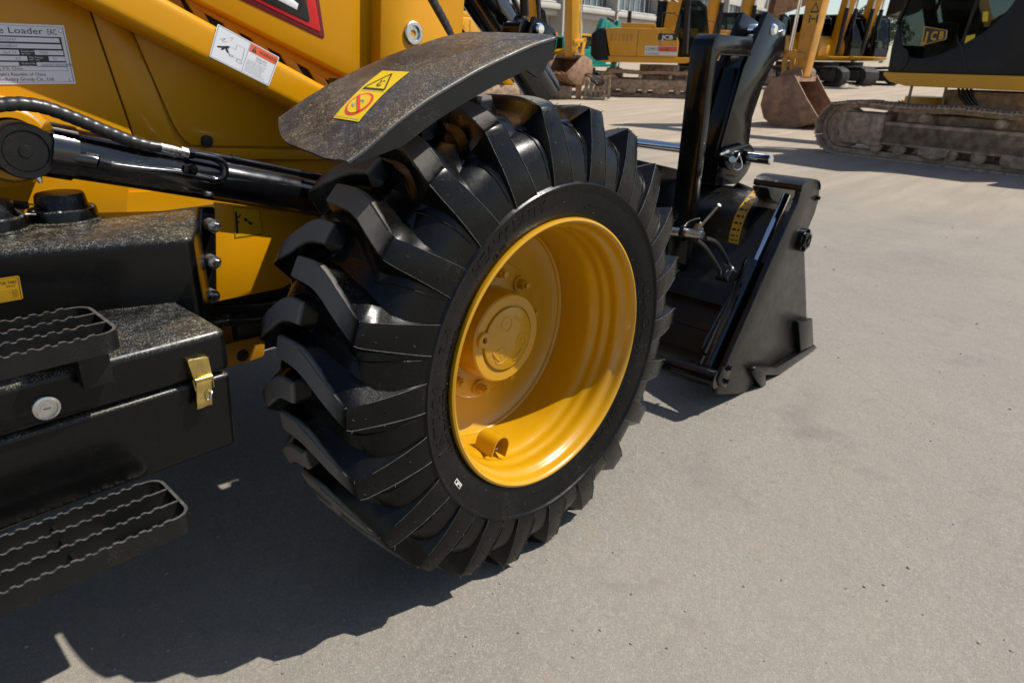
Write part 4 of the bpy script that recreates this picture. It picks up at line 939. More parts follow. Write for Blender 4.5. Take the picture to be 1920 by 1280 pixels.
# slanted arm with the two ears
YE = .50; ea = [(1440, 22), (1473, 46), (1474, 71), (1469, 110), (1453, 117), (1441, 139), (1431, 161), (1411, 220), (1405, 268), (1414, 280), (1413, 297), (1401, 324), (1384, 345), (1340, 348), (1353, 272), (1374, 197), (1394, 129), (1420, 68)]
er_ = MB(); er_.prism(PY(ea, YE), (0, .022, 0), 0, .003)
bd_ = [(1420, 100), (1436, 100), (1436, 150), (1405, 230), (1395, 340), (1344, 348), (1356, 272), (1377, 197), (1397, 129)]
wE = .13
er_.prism([p+Vector((0, .022, 0)) for p in PY(bd_, YE)], (0, wE-.044, 0), 0, .003); er_.prism([p+Vector((0, wE-.022, 0)) for p in PY(ea, YE)], (0, .022, 0), 0, .003)
ear = er_.build('fork_arm', 'gloss_black', LD)
o = U(1450, 56, y=YE); m = MB(); m.lathe([(0, -.012), (.018, -.012), (.024, -.004), (.024, 0)], o, (0, 1, 0), 20); m.tube([o, o+Vector((0, wE, 0))], .024, 20); m.build('ear_pin', 'chrome', ear)
m = MB(); m.lathe([(0, -.008), (.012, -.006), (.014, 0)], U(1468, 62, y=YE), (0, 1, 0), 16); m.build('ear_bolt', 'zinc', ear)
# fork shaft, retaining plate, ring pin
XB = 1.80
b0 = U(1447, 300, x=XB); b0 = Vector((XB, b0.y, b0.z)); m = MB(); m.tube([b0+Vector((0, -.0, 0)), b0+Vector((0, .004, 0)), b0+Vector((0, 1.9, .02))], [.018, .0225, .0225], 24); shaft = m.build('fork_shaft', 'chrome', LD)
y1 = U(1380, 300, x=XB).y-.03
m = MB(); m.prism(roundpoly([U(x, y, y=y1) for x, y in ((1357, 292), (1363, 280), (1408, 270), (1415, 282), (1412, 300), (1398, 316), (1370, 320), (1360, 312))], .02), (0, .02, 0), 0, .003); m.tube([b0+Vector((0, .10, 0)), b0+Vector((0, .125, 0))], .034, 20); lugp = m.build('shaft_lug', 'gloss_black', shaft)
rc = U(1384, 303, y=y1-.03); rng = [rc+Vector((.030*cos(t), .008*sin(2*t), .036*sin(t))) for t in [i*2*pi/28 for i in range(29)]]
m = MB(); m.tube(rng, .0028, 8); m.build('linch_ring', 'zinc', shaft)
m = MB(); m.tube([U(1373, 299, y=y1-.035), U(1375, 301, y=y1)], .013, 14); m.tube([U(1350, 291, y=y1), U(1366, 284, y=y1-.005)], .006, 8); m.build('linch_pin', 'zinc', shaft)
# handle pin
XH = 1.38; p0 = U(1318, 441, x=XH); p1 = U(1205, 428, x=XH); m = MB(); m.tube([p0, p0.lerp(p1, .02), p0.lerp(p1, .5), p1], [.017, .0195, .0195, .0195], 22); pin = m.build('locking_pin', 'zinc', LD)
m = MB(); q0 = U(1310, 430, x=XH); m.tube([q0, U(1325, 412, x=XH-.02), U(1349, 384, x=XH-.03)], .0075, 12); m.prism([U(x, y, x=XH-.004) for x, y in ((1296, 434), (1304, 420), (1313, 416), (1318, 434))], (.01, 0, 0), 0, .002); m.tube([p0+Vector((0, .02, -.012)), p0+Vector((0, .02, -.036))], .0075, 10); m.build('pin_handle', 'zinc', pin)
cc = U(1287, 437, x=XH); m = MB(); m.lathe([(.020, .0), (.034, .0), (.036, .008), (.034, .018), (.020, .018)], cc, (0, 1, 0), 24); m.build('pin_collar', 'gloss_black', pin)
m = MB(); m.tube(spline([U(x, y, x=XH-.02) for x, y in ((1283, 424), (1290, 416), (1302, 411), (1312, 409))], 5), .0022, 6); m.build('pin_wire', 'zinc', pin)
# level gauge drum
YD = .30; rgt = [(1435, 360), (1422, 374), (1405, 397), (1395, 422), (1389, 445), (1387, 458)]
rim_ = spline([U(x, y, y=YD) for x, y in rgt], 6); ctr = U(1462, 450, y=YD)
dm = MB(); dm.prism(rim_+[U(1386, 478, y=YD), U(1400, 505, y=YD), ctr, U(1466, 362, y=YD)], (0, .45, 0), 0, .0); 
tpn = [U(1423, 357, y=YD+.054), U(1402, 385, y=YD+.054)]; tpf = [U(1347, 371, x=tpn[1].x), U(1384, 341, x=tpn[0].x)]; dm.prism([tpn[0], tpn[1], tpf[0], tpf[1]], (.015, 0, -.02), 0, .003)
drum = dm.build('gauge_drum', 'bucket_black', LD)
def gf(u_, v_, h):
    i = u_*(len(rim_)-1); k = min(int(i), len(rim_)-2); p = rim_[k].lerp(rim_[k+1], i-k); d = (rim_[k+1]-rim_[k]).normalized(); nn = Vector((d.z, 0, -d.x)); 
    if nn.dot(ctr-p) > 0: nn = -nn
    return p+nn*(h+.0015)+Vector((0, .004+v_*.046, 0))
G = [('grid', 'sticker_amber', 0, 0, 1, 1, 30, 1, {'l': 1}), ('grid', 'tag_white', .22, .0, .235, 1, 1, 1, {'l': 2})]
for i in range(9): G += [('rect', 'ink_black', .075+.1*i, .50, .105+.1*i, .86, {'l': 2}), ('rect', 'ink_black', .07+.1*i, .18, .105+.1*i, .36, {'l': 2})]
decal('gauge_strip', ['sticker_amber', 'tag_white', 'ink_black', 'ink_grey'], gf, G, drum, .0008)
m = MB(); m.prism(PY([(1423, 345), (1452, 351), (1452, 355), (1424, 349)], .40), (0, .02, 0)); m.build('red_tab', 'badge_red', drum)
# arm ends and linkage behind the wheel
ln = MB(); q = U(1252, 360, x=1.75); ln.tube([Vector((1.75, q.y-.06, q.z)), Vector((1.75, 2.0, q.z))], .072, 28)
for yy in (.74, 1.45): ln.prism([(x, yy, z) for x, z in ((.9, .82), (1.2, .86), (1.78, .74), (1.85, .55), (1.72, .45), (1.3, .62))], (0, .06, 0), 0, .006)
ln.box((1.66, .45, .30), (1.76, 1.9, .60), 0, .01); ln.box((1.60, .56, .14), (1.70, .72, .5), 0, .01); ln.build('bucket_linkage', 'bucket_black', LD)
# ------------------------------------------------------------------ yard behind: the ground rises gently
def gz(x, y): return .02*max(0., hypot(x, y)-13) if hypot(x, y) < 90 else 1.54
def UG(px, py):
    z = 0.
    for _ in range(30):
        P = U(px, py, z=z); z = gz(P.x, P.y)
    return Vector((P.x, P.y, z))
def at_r(px, r):                                            # place on the ground at distance r in the direction of column px near the horizon
    D = ray(px, 120); D.z = 0; D.normalize(); P = CAM+D*r; return Vector((P.x, P.y, gz(P.x, P.y)))
def seg_beam(mb, pts, w0, hs, mi=0, bev=.02):
    "box beam with a side outline pts (x,z), thickness w0 across y"
    mb.prism([(x, -w0/2, z) for x, z in pts], (0, w0, 0), mi, bev)
def stadium(L, H, n=10):
    r = H/2; c = L/2-r; out = []
    for i in range(n+1): a = -pi/2+pi*i/n; out.append((c+r*cos(a), r+r*sin(a)))
    for i in range(n+1): a = pi/2+pi*i/n; out.append((-c+r*cos(a), r+r*sin(a)))
    return out
def track_mesh(L, H, w, pads, sag=.03, detail=True):
    mb = MB(); path = stadium(L, H, 10); path = path+[path[0]]
    cum = [0]
    for a, b in zip(path, path[1:]): cum.append(cum[-1]+hypot(b[0]-a[0], b[1]-a[1]))
    T = cum[-1]
    def pt(s):
        s %= T
        for i in range(len(path)-1):
            if s <= cum[i+1]:
                t = (s-cum[i])/max(1e-9, cum[i+1]-cum[i]); a, b = path[i], path[i+1]; d = Vector((b[0]-a[0], 0, b[1]-a[1])).normalized()
                p = Vector((a[0]+(b[0]-a[0])*t, 0, a[1]+(b[1]-a[1])*t))
                if p.z > H*.95: p.z -= sag*abs(sin(p.x*2.6))*.9
                return p, d
    for k in range(pads):
        s = T*k/pads; l = T/pads*.94; p, d = pt(s); n_ = Vector((d.z, 0, -d.x)); q = p
        j = random.uniform(-.004, .004)
        c = [q-d*l/2+n_*j, q+d*l/2-n_*j*.5, q+d*l/2-n_*.022, q-d*l/2-n_*.022]
        mb.prism([(v.x, -w/2, v.z) for v in c], (0, w, 0))
        if detail:
            for f in (-.42, -.05, .32):
                g_ = q+d*l*f; mb.prism([(v.x, -w/2+.01, v.z) for v in (g_, g_+d*l*.10, g_+d*l*.08+n_*.022, g_+d*l*.02+n_*.022)], (0, w-.02, 0))
    r = [pt(T*i/80) for i in range(80)]; vs = []
    for p, d in r:
        n_ = Vector((d.z, 0, -d.x)); 
        for yy in (-.09, .09):
            for o in (.022, .085): vs.append((p.x-n_.x*o, yy, p.z-n_.z*o))
    fs = []
    for i in range(80):
        j = (i+1) % 80
        for a, b in ((0, 1), (1, 3), (3, 2), (2, 0)): fs.append((i*4+a, i*4+b, j*4+b, j*4+a))
    mb.add(vs, fs); return mb
def excavator(name, label, cat, loc, rz, M, pose, group=None, sc=1., L=3.7, gauge=2.05, tw=.5, detail=1, text=True, cab=True, right_only=False):
    "crawler excavator, forward +x, cab on the left (+y). pose: boom knee, boom tip, bucket hinge (x,z), bucket angle, bucket width"
    e = empty(name, loc, rz); e.scale = (sc, sc, sc); tag(e, label, cat, group)
    H = .74
    for s_ in (1, -1):
        yo = s_*gauge/2
        t = track_mesh(L, H, tw, 46 if detail else 40, detail=True)
        t.v = [(x, y+yo, z) for x, y, z in t.v]; tr = t.build('track', M['track'], e, 30)
        fr_ = MB(); fr_.box((-L/2+.42, yo-.13, .19), (L/2-.55, yo+.17*s_ if s_ > 0 else yo+.13, .50), 0, .02); fr_.box((-L/2+.42, yo-.17, .19), (L/2-.55, yo+.17, .485), 0, .03)
        fr_.box((L/2-.98, yo-.2, .16), (L/2-.36, yo+.2, .60), 0, .03)
        fr_.build('track_frame', M['frame'], tr)
        for xx in (L/2-.37, -L/2+.37):
            w_ = MB(); w_.lathe([(0, -.12), (.10, -.12), (.12, -.09), (.27, -.08), (.285, -.06), (.285, .06), (.27, .08), (.12, .09), (.1, .12), (0, .12)], (xx, yo, H/2), (0, 1, 0), 28); w_.build('idler_wheel' if xx > 0 else 'sprocket', M['frame'], tr)
        if detail:
            for xx in (.35, -.55):
                w_ = MB(); w_.lathe([(0, -.14), (.05, -.14), (.062, -.12), (.062, .12), (.05, .14), (.03, .145), (0, .145)], (xx, yo+s_*.10, .575), (0, 1, 0), 18); w_.prism([(xx-.08, yo-.06, .48), (xx+.08, yo-.06, .48), (xx+.04, yo-.06, .59), (xx-.04, yo-.06, .59)], (0, .12, 0)); w_.build('carrier_roller', M['frame'], tr)
            for i in range(7):
                xx = L/2-.9-i*(L-1.7)/6; w_ = MB(); w_.lathe([(0, -.16), (.06, -.16), (.09, -.14), (.09, -.08), (.07, -.06), (.07, .06), (.09, .08), (.09, .14), (.06, .16), (0, .16)], (xx, yo, .155), (0, 1, 0), 18); w_.build('track_roller', M['frame'], tr)
            for xx in (.15, -.85):
                w_ = MB(); w_.prism([(xx-.20, yo+s_*.17, .225), (xx+.20, yo+s_*.17, .225), (xx+.18, yo+s_*.17, .12), (xx+.06, yo+s_*.17, .075), (xx-.06, yo+s_*.17, .075), (xx-.18, yo+s_*.17, .12)], (0, .025*s_, 0), 0, .006); w_.build('roller_guard', M['frame'], tr)
    cb_ = MB(); cb_.box((-.55, -gauge/2+.1, .32), (.55, gauge/2-.1, .62), 0, .05); cb_.lathe([(.62, .6), (.62, .92), (0, .92)], (0, 0, 0), (0, 0, 1), 32); cb_.build('undercarriage', M['frame'], e)
    sk_ = MB(); o_ = [(1.02, 1.0), (1.0, .99), (1.05, 1.135), (-1.9, 1.135), (-2.0, 1.08), (-1.85, .96), (.72, .965), (.92, 1.0)]
    sk_.prism([(x, -1.2, z) for x, z in ((1.04, 1.135), (1.04, 1.10), (.94, 1.02), (.72, .97), (-1.7, .965), (-1.95, 1.05), (-1.95, 1.135))], (0, 2.4, 0), 0, .015); sk_.build('deck', M['body'], e)
    eg = MB(); eg.prism([(x, -1.2, z) for x, z in ((.50, 1.137), (.50, 1.55), (.38, 1.80), (.18, 1.93), (-1.35, 1.93), (-1.72, 1.90), (-1.52, 1.137))], (0, 1.15, 0), 0, .03); eg.box((-1.3, -.05, 1.137), (-.55, 1.15, 1.85), 0, .03); eg.prism([(x, -1.15, z) for x, z in ((-.2, 1.93), (-.25, 2.06), (-1.2, 2.06), (-1.25, 1.93))], (0, 1.9, 0), 0, .02)
    eng = eg.build('engine_cover', M['body'], e)
    cw = MB(); cw.prism([(x, -1.22, z) for x, z in ((-1.53, 1.0), (-1.73, 1.92), (-1.92, 1.90), (-2.12, 1.75), (-2.12, 1.15), (-1.95, .99))], (0, 2.44, 0), 0, .05); cw.build('counterweight', M['dark'], e)
    ven = MB(); 
    for i in range(6): ven.box((-1.55+.12*i, -1.204, 1.55), (-1.55+.12*i+.07, -1.195, 1.76))
    ven.build('vent_grille', M['worn'], eng)
    sm_ = MB()
    for xx in (-.72, -.05): sm_.box((xx-.006, -1.203, 1.14), (xx+.006, -1.195, 1.86))
    sm_.build('door_seam', 'deep_black', eng)
    if text:
        sf = lambda u_, v_, h: Vector((-.12+u_*.55, -1.2035-h, 1.60+v_*.18)); decal('maker_badge', ['ink_black', 'white_print'], sf, [('rect', 'ink_black', 0, 0, 1, 1, {'l': 1}), ('text', 'white_print', 'JCB', .5, .14, .66, 'c', .42, {'l': 2, 'b': .05})], eng, .004)
        sf = lambda u_, v_, h: Vector((-.48+u_*.96, -1.2035-h, 1.18+v_*.26)); decal('dealer_sign', ['white_print', 'ink_black', 'sticker_orange'], sf, [('rect', 'white_print', 0, 0, 1, 1, {'l': 1}), ('rect', 'sticker_orange', .42, .40, .99, .95, {'l': 2}), ('text', 'ink_black', 'COMFUT', .03, .48, .36, 'l', .20, {'l': 2}), ('text', 'ink_black', '+7 812 327 88 20', .05, .08, .2, 'l', .20, {'l': 2}), ('text', 'ink_black', 'service rental', .47, .55, .22, 'l', .16, {'l': 3})], eng, .004)
    if cab:
        cb_o = cabin(e, M); cb_o.location.x = pose.get('cabx', 0)
    # front equipment
    kx, kz = pose['knee']; tx_, tz_ = pose['tip']; hx, hz_ = pose['hinge']; bw = pose.get('bw', 1.1); ba = pose.get('ba', 0); bs_ = pose.get('bs', 1.)
    def nrm(ax, az, bx, bz): d = Vector((bx-ax, 0, bz-az)).normalized(); return Vector((-d.z, 0, d.x))
    fx, fz = pose.get('foot', .35), 1.45
    n1 = nrm(fx, fz, kx, kz); n2 = nrm(kx, kz, tx_, tz_); nm = (n1+n2).normalized()
    bo_ = MB(); P = [Vector((fx, 0, fz))+n1*.16, Vector((kx, 0, kz))+nm*.34, Vector((tx_, 0, tz_))+n2*.17, Vector((tx_, 0, tz_))-n2*.17, Vector((kx, 0, kz))-nm*.24, Vector((fx, 0, fz))-n1*.16]
    bo_.prism([(p.x, -.19, p.z) for p in P], (0, .38, 0), 0, .03); boom = bo_.build('boom', M['boom'], e)
    for yy in (-.30, .30):
        c_ = MB(); a = Vector((.75, yy, 1.25)); b = Vector((kx, yy, kz))-nm*.02; c_.tube([a, a.lerp(b, .52)], .085, 14); bc = c_.build('boom_cylinder', M['cyl'], e); c_ = MB(); c_.tube([a.lerp(b, .5), b], .045, 12); c_.build('cylinder_rod', 'chrome', bc)
    n3 = nrm(tx_, tz_, hx, hz_); d3 = Vector((hx-tx_, 0, hz_-tz_)).normalized(); T_ = Vector((tx_, 0, tz_)); Hn = Vector((hx, 0, hz_))
    am = MB(); P = [T_-d3*.62+n3*.22, T_-d3*.30+n3*.02, T_+n3*.24, Hn+n3*.13, Hn-n3*.12, T_-n3*.30, T_-d3*.5-n3*.05]
    P = [T_-d3*.55-n3*.02, T_-d3*.50+n3*.20, T_+n3*.26, Hn+n3*.12, Hn+d3*.10, Hn-n3*.12, T_-n3*.24]
    am.prism([(p.x, -.155, p.z) for p in P], (0, .31, 0), 0, .02); armo = am.build('arm', M['boom'], e)
    c_ = MB(); a = Vector((kx, 0, kz))*.75+Vector((tx_, 0, tz_))*.25+n2*.42; b = T_-d3*.45+n3*.08; c_.tube([a, a.lerp(b, .55)], .075, 12); ac = c_.build('arm_cylinder', M['cyl'], e); c_ = MB(); c_.tube([a.lerp(b, .5), b], .04, 10); c_.build('cylinder_rod', 'chrome', ac)
    c_ = MB(); a = T_+n3*.36+d3*.15; lk_ = Hn-d3*.42+n3*.36; c_.tube([a, a.lerp(lk_, .6)], .065, 12); kc = c_.build('bucket_cylinder', M['cyl'], e); c_ = MB(); c_.tube([a.lerp(lk_, .55), lk_], .036, 10); c_.build('cylinder_rod', 'chrome', kc)
    def R(p): return Vector((hx+(p[0]*cos(ba)-p[1]*sin(ba))*bs_, 0, hz_+(p[0]*sin(ba)+p[1]*cos(ba))*bs_))
    c_ = MB(); bp = R((.28, .02))
    for yy in (-.19, .15):
        for p0_, p1_ in ((Hn-d3*.38, lk_), (lk_, bp)):
            dd = (p1_-p0_).normalized(); nn = Vector((-dd.z, 0, dd.x))*.055; c_.prism([(p.x, yy, p.z) for p in (p0_-dd*.06+nn, p1_+dd*.06+nn, p1_+dd*.06-nn, p0_-dd*.06-nn)], (0, .04, 0), 0, .01)
    c_.build('bucket_link', M['boom'], e)
    prof_ = [(.36, .0), (.52, -.22), (.58, -.48), (.50, -.74), (.28, -.92), (.0, -.98), (-.30, -.94), (-.60, -.84)]
    k_b = MB(); inn_ = [(x*.93-.01, z*.94-.01) for x, z in prof_[:-1]]+[(-.58, -.82)]
    out_ = [R(p) for p in prof_]; in_ = [R(p) for p in inn_]
    k_b.prism([(p.x, -bw/2, p.z) for p in out_+in_[::-1]], (0, bw, 0), 0, .0)
    for yy in (-bw/2-.012, bw/2-.018):
        k_b.prism([(p.x, yy, p.z) for p in [R(q) for q in [(-.10, .02), (.36, .012)]+prof_[1:]+[(-.62, -.80), (-.36, -.42)]]], (0, .03, 0), 0, .004)
    k_b.prism([(p.x, -bw/2, p.z) for p in [R(q) for q in ((-.10, .0), (.37, .0), (.37, -.06), (-.1, -.10))]], (0, bw, 0))
    bu = k_b.build('bucket', M['bucket'], e, 40)
    er__ = MB()
    for yy in (-.23, .19): er__.prism([(p.x, yy, p.z) for p in [R(q) for q in ((-.13, .0), (-.10, .12), (.0, .16), (.28, .12), (.38, .0), (.3, -.05), (-.05, -.05))]], (0, .045, 0), 0, .008)
    er__.build('bucket_ear', M['bucket'], bu)
    for i in range(5):
        yy = -bw/2+.08+i*(bw-.16)/4; m = MB(); m.prism([(p.x, yy-.05, p.z) for p in [R(q) for q in ((-.55, -.80), (-.80, -.80), (-.80, -.815), (-.55, -.88))]], (0, .10, 0), 0, .006); m.build('bucket_tooth', M['tooth'], bu)
    if detail:
        m = MB()
        for (a, b, zt_) in ((-.05, -1.1, .42), (.45, -1.1, .35)): m.tube([(a, -1.12, 1.93 if a < .2 else 1.6), (a, -1.12, 1.93+zt_)], .016, 8)
        m.tube([(-.05, -1.12, 2.34), (.30, -1.12, 2.34), (.45, -1.12, 2.2), (.45, -1.12, 1.95)], .016, 8); m.build('handrail', 'deep_black', e)
        m = MB(); m.tube([(-1.4, -.9, 2.0), (-1.45, -1.0, 2.3), (-1.3, -1.1, 2.42)], .012, 6); m.build('mirror_arm', 'deep_black', e)
        m = MB(); m.box((.36, -1.26, 1.80), (.42, -1.10, 2.10), 0, .02); m.build('mirror', 'deep_black', e)
        m = MB(); m.lathe([(.06, 0), (.06, .35), (.045, .36), (.045, .0)], (-1.05, -.5, 2.06), (0, 0, 1), 14); m.build('exhaust_pipe', 'dark_track', e)
    return e
def cabin(e, M):
    y0, y1 = .22, 1.16
    # lower side with the sweeping window line
    win = [(.985, 1.72), (.90, 1.50), (.80, 1.36), (.70, 1.318), (.58, 1.315), (.40, 1.36), (.16, 1.465), (-.07, 1.62), (-.20, 1.76), (-.30, 1.92), (-.36, 2.15), (-.34, 2.62)]
    fr_ = MB()
    low = [(1.00, 1.137), (1.02, 1.45), (1.0, 1.74)]+win+[(-.48, 2.70), (-.62, 2.70), (-.66, 1.137)]
    for yy in (y0, y1-.03): fr_.prism([(x, yy, z) for x, z in low], (0, .03, 0), 0, .008)
    fr_.prism([(x, y0, z) for x, z in ((1.0, 1.72), (1.04, 1.72), (.84, 2.62), (.60, 2.78), (.52, 2.74), (.78, 2.60))], (0, .05, 0), 0, .01); fr_.prism([(x, y1-.05, z) for x, z in ((1.0, 1.72), (1.04, 1.72), (.84, 2.62), (.60, 2.78), (.52, 2.74), (.78, 2.60))], (0, .05, 0), 0, .01)
    fr_.prism([(x, y1-.045, z) for x, z in ((.13, 1.50), (.17, 1.48), (.05, 2.72), (.0, 2.72))], (0, .04, 0), 0, .006)
    fr_.box((-.66, y0, 2.66), (.66, y1, 2.80), 0, .04); fr_.box((-.66, y0+.031, 1.137), (-.60, y1-.031, 2.68)); fr_.box((-.6, y0+.031, 1.137), (.98, y1-.031, 1.20)); fr_.box((.96, y0+.031, 1.2), (1.0, y1-.031, 1.48))
    fr_.prism([(x, y1-.004, z) for x, z in ((-1.50, 1.137), (-.67, 1.137), (-.64, 2.2), (-.8, 1.95), (-1.50, 1.90))], (0, .03, 0), 0, .01)
    cab = fr_.build('cab', M['dark'], e)
    gl = MB(); gl.prism([(x, y1-.022, z) for x, z in [(.985, 1.73)]+win[1:]+[(.0, 2.68), (.55, 2.72), (.78, 2.6)]], (0, .008, 0)); gl.prism([(x, y0+.012, z) for x, z in [(.985, 1.73)]+win[1:]+[(.0, 2.68), (.55, 2.72), (.78, 2.6)]], (0, .008, 0))
    gl.prism([(x, y0+.06, z) for x, z in ((1.0, 1.48), (1.01, 1.72), (.80, 2.62), (.57, 2.76), (.565, 2.75), (.79, 2.61), (1.0, 1.72), (.99, 1.48))], (0, y1-y0-.12, 0))
    gl.build('cab_window', M['glass'], cab)
    ins = MB(); ins.box((-.35, .45, 1.2), (.2, .95, 1.55), 0, .05); ins.prism([(x, .47, z) for x, z in ((-.42, 1.5), (-.26, 1.5), (-.34, 2.25), (-.46, 2.2))], (0, .46, 0), 0, .05); ins.build('seat', 'seat_red', cab)
    ins = MB(); ins.box((.35, .85, 1.2), (.62, 1.0, 1.75), 0, .04); ins.box((-.5, .25, 1.2), (.3, .40, 1.72), 0, .03); ins.tube([(.45, .6, 1.75), (.40, .6, 1.95)], .03, 8); ins.build('console', 'satin_black', cab)
    sm_ = MB(); sm_.prism([(x, y1+.0035, z) for x, z in ((-.02, 1.14), (.0, 1.14), (.145, 1.45), (.128, 1.46))], (0, .004, 0)); sm_.build('door_seam', 'deep_black', cab)
    sm_ = MB(); q = [(.86+.10*cos(a), 1.30+.145*sin(a)) for a in [i*2*pi/20 for i in range(20)]]; sm_.prism([(x, y1+.002, z) for x, z in q], (0, .012, 0), 0, .008); q = [(.855+.05*cos(a), 1.29+.09*sin(a)) for a in [i*2*pi/16 for i in range(16)]]; sm_.prism([(x, y1+.012, z) for x, z in q], (0, .01, 0), 0, .006); sm_.build('door_speaker', 'deep_black', cab)
    return cab
# glass one can look through
m_ = mat('cab_glass', (.26, .30, .30), .0, trans=1., spec=.6); m_.node_tree.nodes['Principled BSDF'].inputs['IOR'].default_value = 1.15
MY = dict(track='mud_track', frame='rust_brown', body='exc_yellow', worn='exc_yellow_worn', dark='charcoal', boom='exc_yellow', cyl='deep_black', glass='cab_glass', bucket='bucket_rust', tooth='bucket_rust')
MD = dict(MY, track='mud_track', frame='rust_brown', boom='exc_yellow_worn')
MK = dict(MY, track='dark_track', frame='dark_track')
# --- the big one on the right
TA = U(1575, 290, z=0); TBk = U(1915, 332, z=0); fwd = (TA-TBk).normalized(); lft = Vector((-fwd.y, fwd.x, 0)); rzr = atan2(fwd.y, fwd.x)
RT = TA-lft*1.29-fwd*1.37
right = excavator('crawler_excavator', 'large yellow crawler excavator with dark cab and muddy brown tracks standing closest at the right', 'excavator', RT, rzr, MD, dict(knee=(1.9, 4.2), tip=(5.2, 5.2), hinge=(6.6, 3.4), ba=.5), 'excavators parked in the yard', text=False)
cabr = [c for c in right.children if c.name.startswith('cab')][0]
BX0, BX1, BZ0, BZ1 = .655, .345, 1.47, 1.70
bf = lambda u_, v_, h: Vector((BX0+(BX1-BX0)*u_, 1.152+h, BZ0+(BZ1-BZ0)*v_))
B_ = [(.06, .0), (.97, .30), (1.0, .42), (.96, .78), (.04, 1.0), (.0, .92)]
sc_ = lambda k: [(.48+(x-.48)*k, .52+(y-.52)*k) for x, y in B_]
decal('maker_badge', ['sticker_amber', 'ink_black'], bf, [('poly', 'sticker_amber', sc_(1.), {'l': 1}), ('poly', 'ink_black', sc_(.90), {'l': 2}), ('text', 'sticker_amber', 'J', .14, .22, .50, 'l', .70, {'l': 3, 'b': .05}), ('text', 'sticker_amber', 'C', .36, .28, .46, 'l', .54, {'l': 3, 'b': .05}), ('text', 'sticker_amber', 'B', .68, .33, .40, 'l', .58, {'l': 3, 'b': .05})], cabr, .003)
MB().prism([(x, 1.152, z) for x, z in ((-.02, 1.74), (-.08, 1.74), (-.06, 1.85), (.0, 1.85))][::-1], (0, .002, 0)).build('cab_sticker', 'sticker_yellow', cabr)
MB().prism([(x, 1.152, z) for x, z in ((.12, 1.475), (.02, 1.525), (.02, 1.60), (.12, 1.58))][::-1], (0, .002, 0)).build('cab_sticker', 'sticker_yellow', cabr)
m = MB(); m.lathe([(.0, .82), (.27, .82), (.28, .80), (.28, .60)], (.78, .30, 0), (0, 0, 1), 40); m.build('swivel_guard', 'exc_yellow', right)
m = MB(); m.tube([(.80, .8, .72), (.80, .8, 1.0)], .02, 8); m.build('deck_support', 'dusty_steel', right); m = MB(); m.tube([(.35, .8, .72), (.35, .8, 1.0)], .02, 8); m.build('deck_support', 'dusty_steel', right)
m = MB()
for i in range(4): m.tube(spline([(.28-.05*i, .62, 1.0), (.22-.05*i, .64, .86), (.10-.04*i, .60, .74)], 5), .018, 8)
m.build('hydraulic_hose', 'hose_black', right)
# --- its neighbour: only the hanging arm and bucket reach into the picture
HB = U(1482, 238, z=0); f2 = Vector((fwd.x, fwd.y, 0)); f2 = Vector((cos(rzr+.12), sin(rzr+.12), 0)); E2 = HB-f2*7.0
nb2 = excavator('crawler_excavator', 'yellow excavator whose vertical arm rests a rusty bucket left of the near dark cab', 'excavator', (E2.x, E2.y, 0), atan2(f2.y, f2.x), MD, dict(knee=(2.4, 4.3), tip=(6.75, 4.6), hinge=(6.95, .98), ba=-.12, bw=1.0, bs=1.02), 'excavators parked in the yard', text=False)
arm2 = [c for c in nb2.children if c.name.startswith('arm') and 'cyl' not in c.name][0]
sf = lambda u_, v_, h: Vector((6.93-u_*.20, .158+h, 1.92+v_*.42)); decal('warning_sticker', ['sticker_amber', 'ink_black'], sf, [('rect', 'sticker_amber', 0, 0, 1, 1, {'l': 1}), ('line', 'ink_black', [(.1, .55), (.9, .55), (.5, .92), (.1, .55)], .07, {'l': 2}), ('rect', 'ink_black', .08, .1, .22, .42, {'l': 2}), ('rect', 'ink_black', .78, .1, .92, .42, {'l': 2}), ('line', 'ink_black', [(.3, .26), (.7, .26)], .06, {'l': 2})], arm2, .004)
# --- side-on machines in the middle and left
def side_on(px, r, turn=0.): P = at_r(px, r); D = Vector((P.x-CAM.x, P.y-CAM.y, 0)).normalized(); return P, atan2(-D.x, D.y)+turn
P, a = side_on(1237, 24)
exB = excavator('crawler_excavator', 'yellow excavator seen side on with a white dealer sign and its boom raised', 'excavator', P, a, MY, dict(foot=.12, cabx=.42, knee=(.55, 4.6), tip=(2.0, 6.0), hinge=(3.35, 3.75), ba=.5, bw=1.3, bs=1.35), 'excavators parked in the yard', cab=True)
P, a = side_on(978, 29, -.05)
exC = excavator('crawler_excavator', 'yellow excavator standing behind the loader\'s tilt cylinder with raised boom', 'excavator', P, a, MY, dict(knee=(.4, 4.6), tip=(2.0, 6.4), hinge=(4.0, 5.0), ba=.8), 'excavators parked in the yard')
GB = at_r(1070, 21.5); _, ga = side_on(1070, 21.5, .75); gh = Vector((cos(ga), sin(ga), 0)); P = GB-gh*3.7; P.z = gz(GB.x, GB.y); a = ga
exG = excavator('crawler_excavator', 'yellow excavator behind the loader fender, its upright arm holding a brown bucket low', 'excavator', P, a, MY, dict(knee=(1.6, 4.6), tip=(3.55, 5.2), hinge=(3.7, 1.15), ba=-.35, bw=1.15, bs=.82), 'excavators parked in the yard')
P, a = side_on(1300, 31, .05)
exD = excavator('crawler_excavator', 'yellow excavator with a framed cab right behind the one with the dealer sign', 'excavator', P, a+pi*.06, MK, dict(knee=(.8, 4.7), tip=(2.4, 6.8), hinge=(4.4, 5.6), ba=.8), 'excavators parked in the yard', text=False)
P, a = side_on(1362, 33, .05)
d_ = dup(exD, P, a+pi*.06, 'yellow excavator with a framed cab behind the loader\'s pallet fork and ear plates', 'excavators parked in the yard')
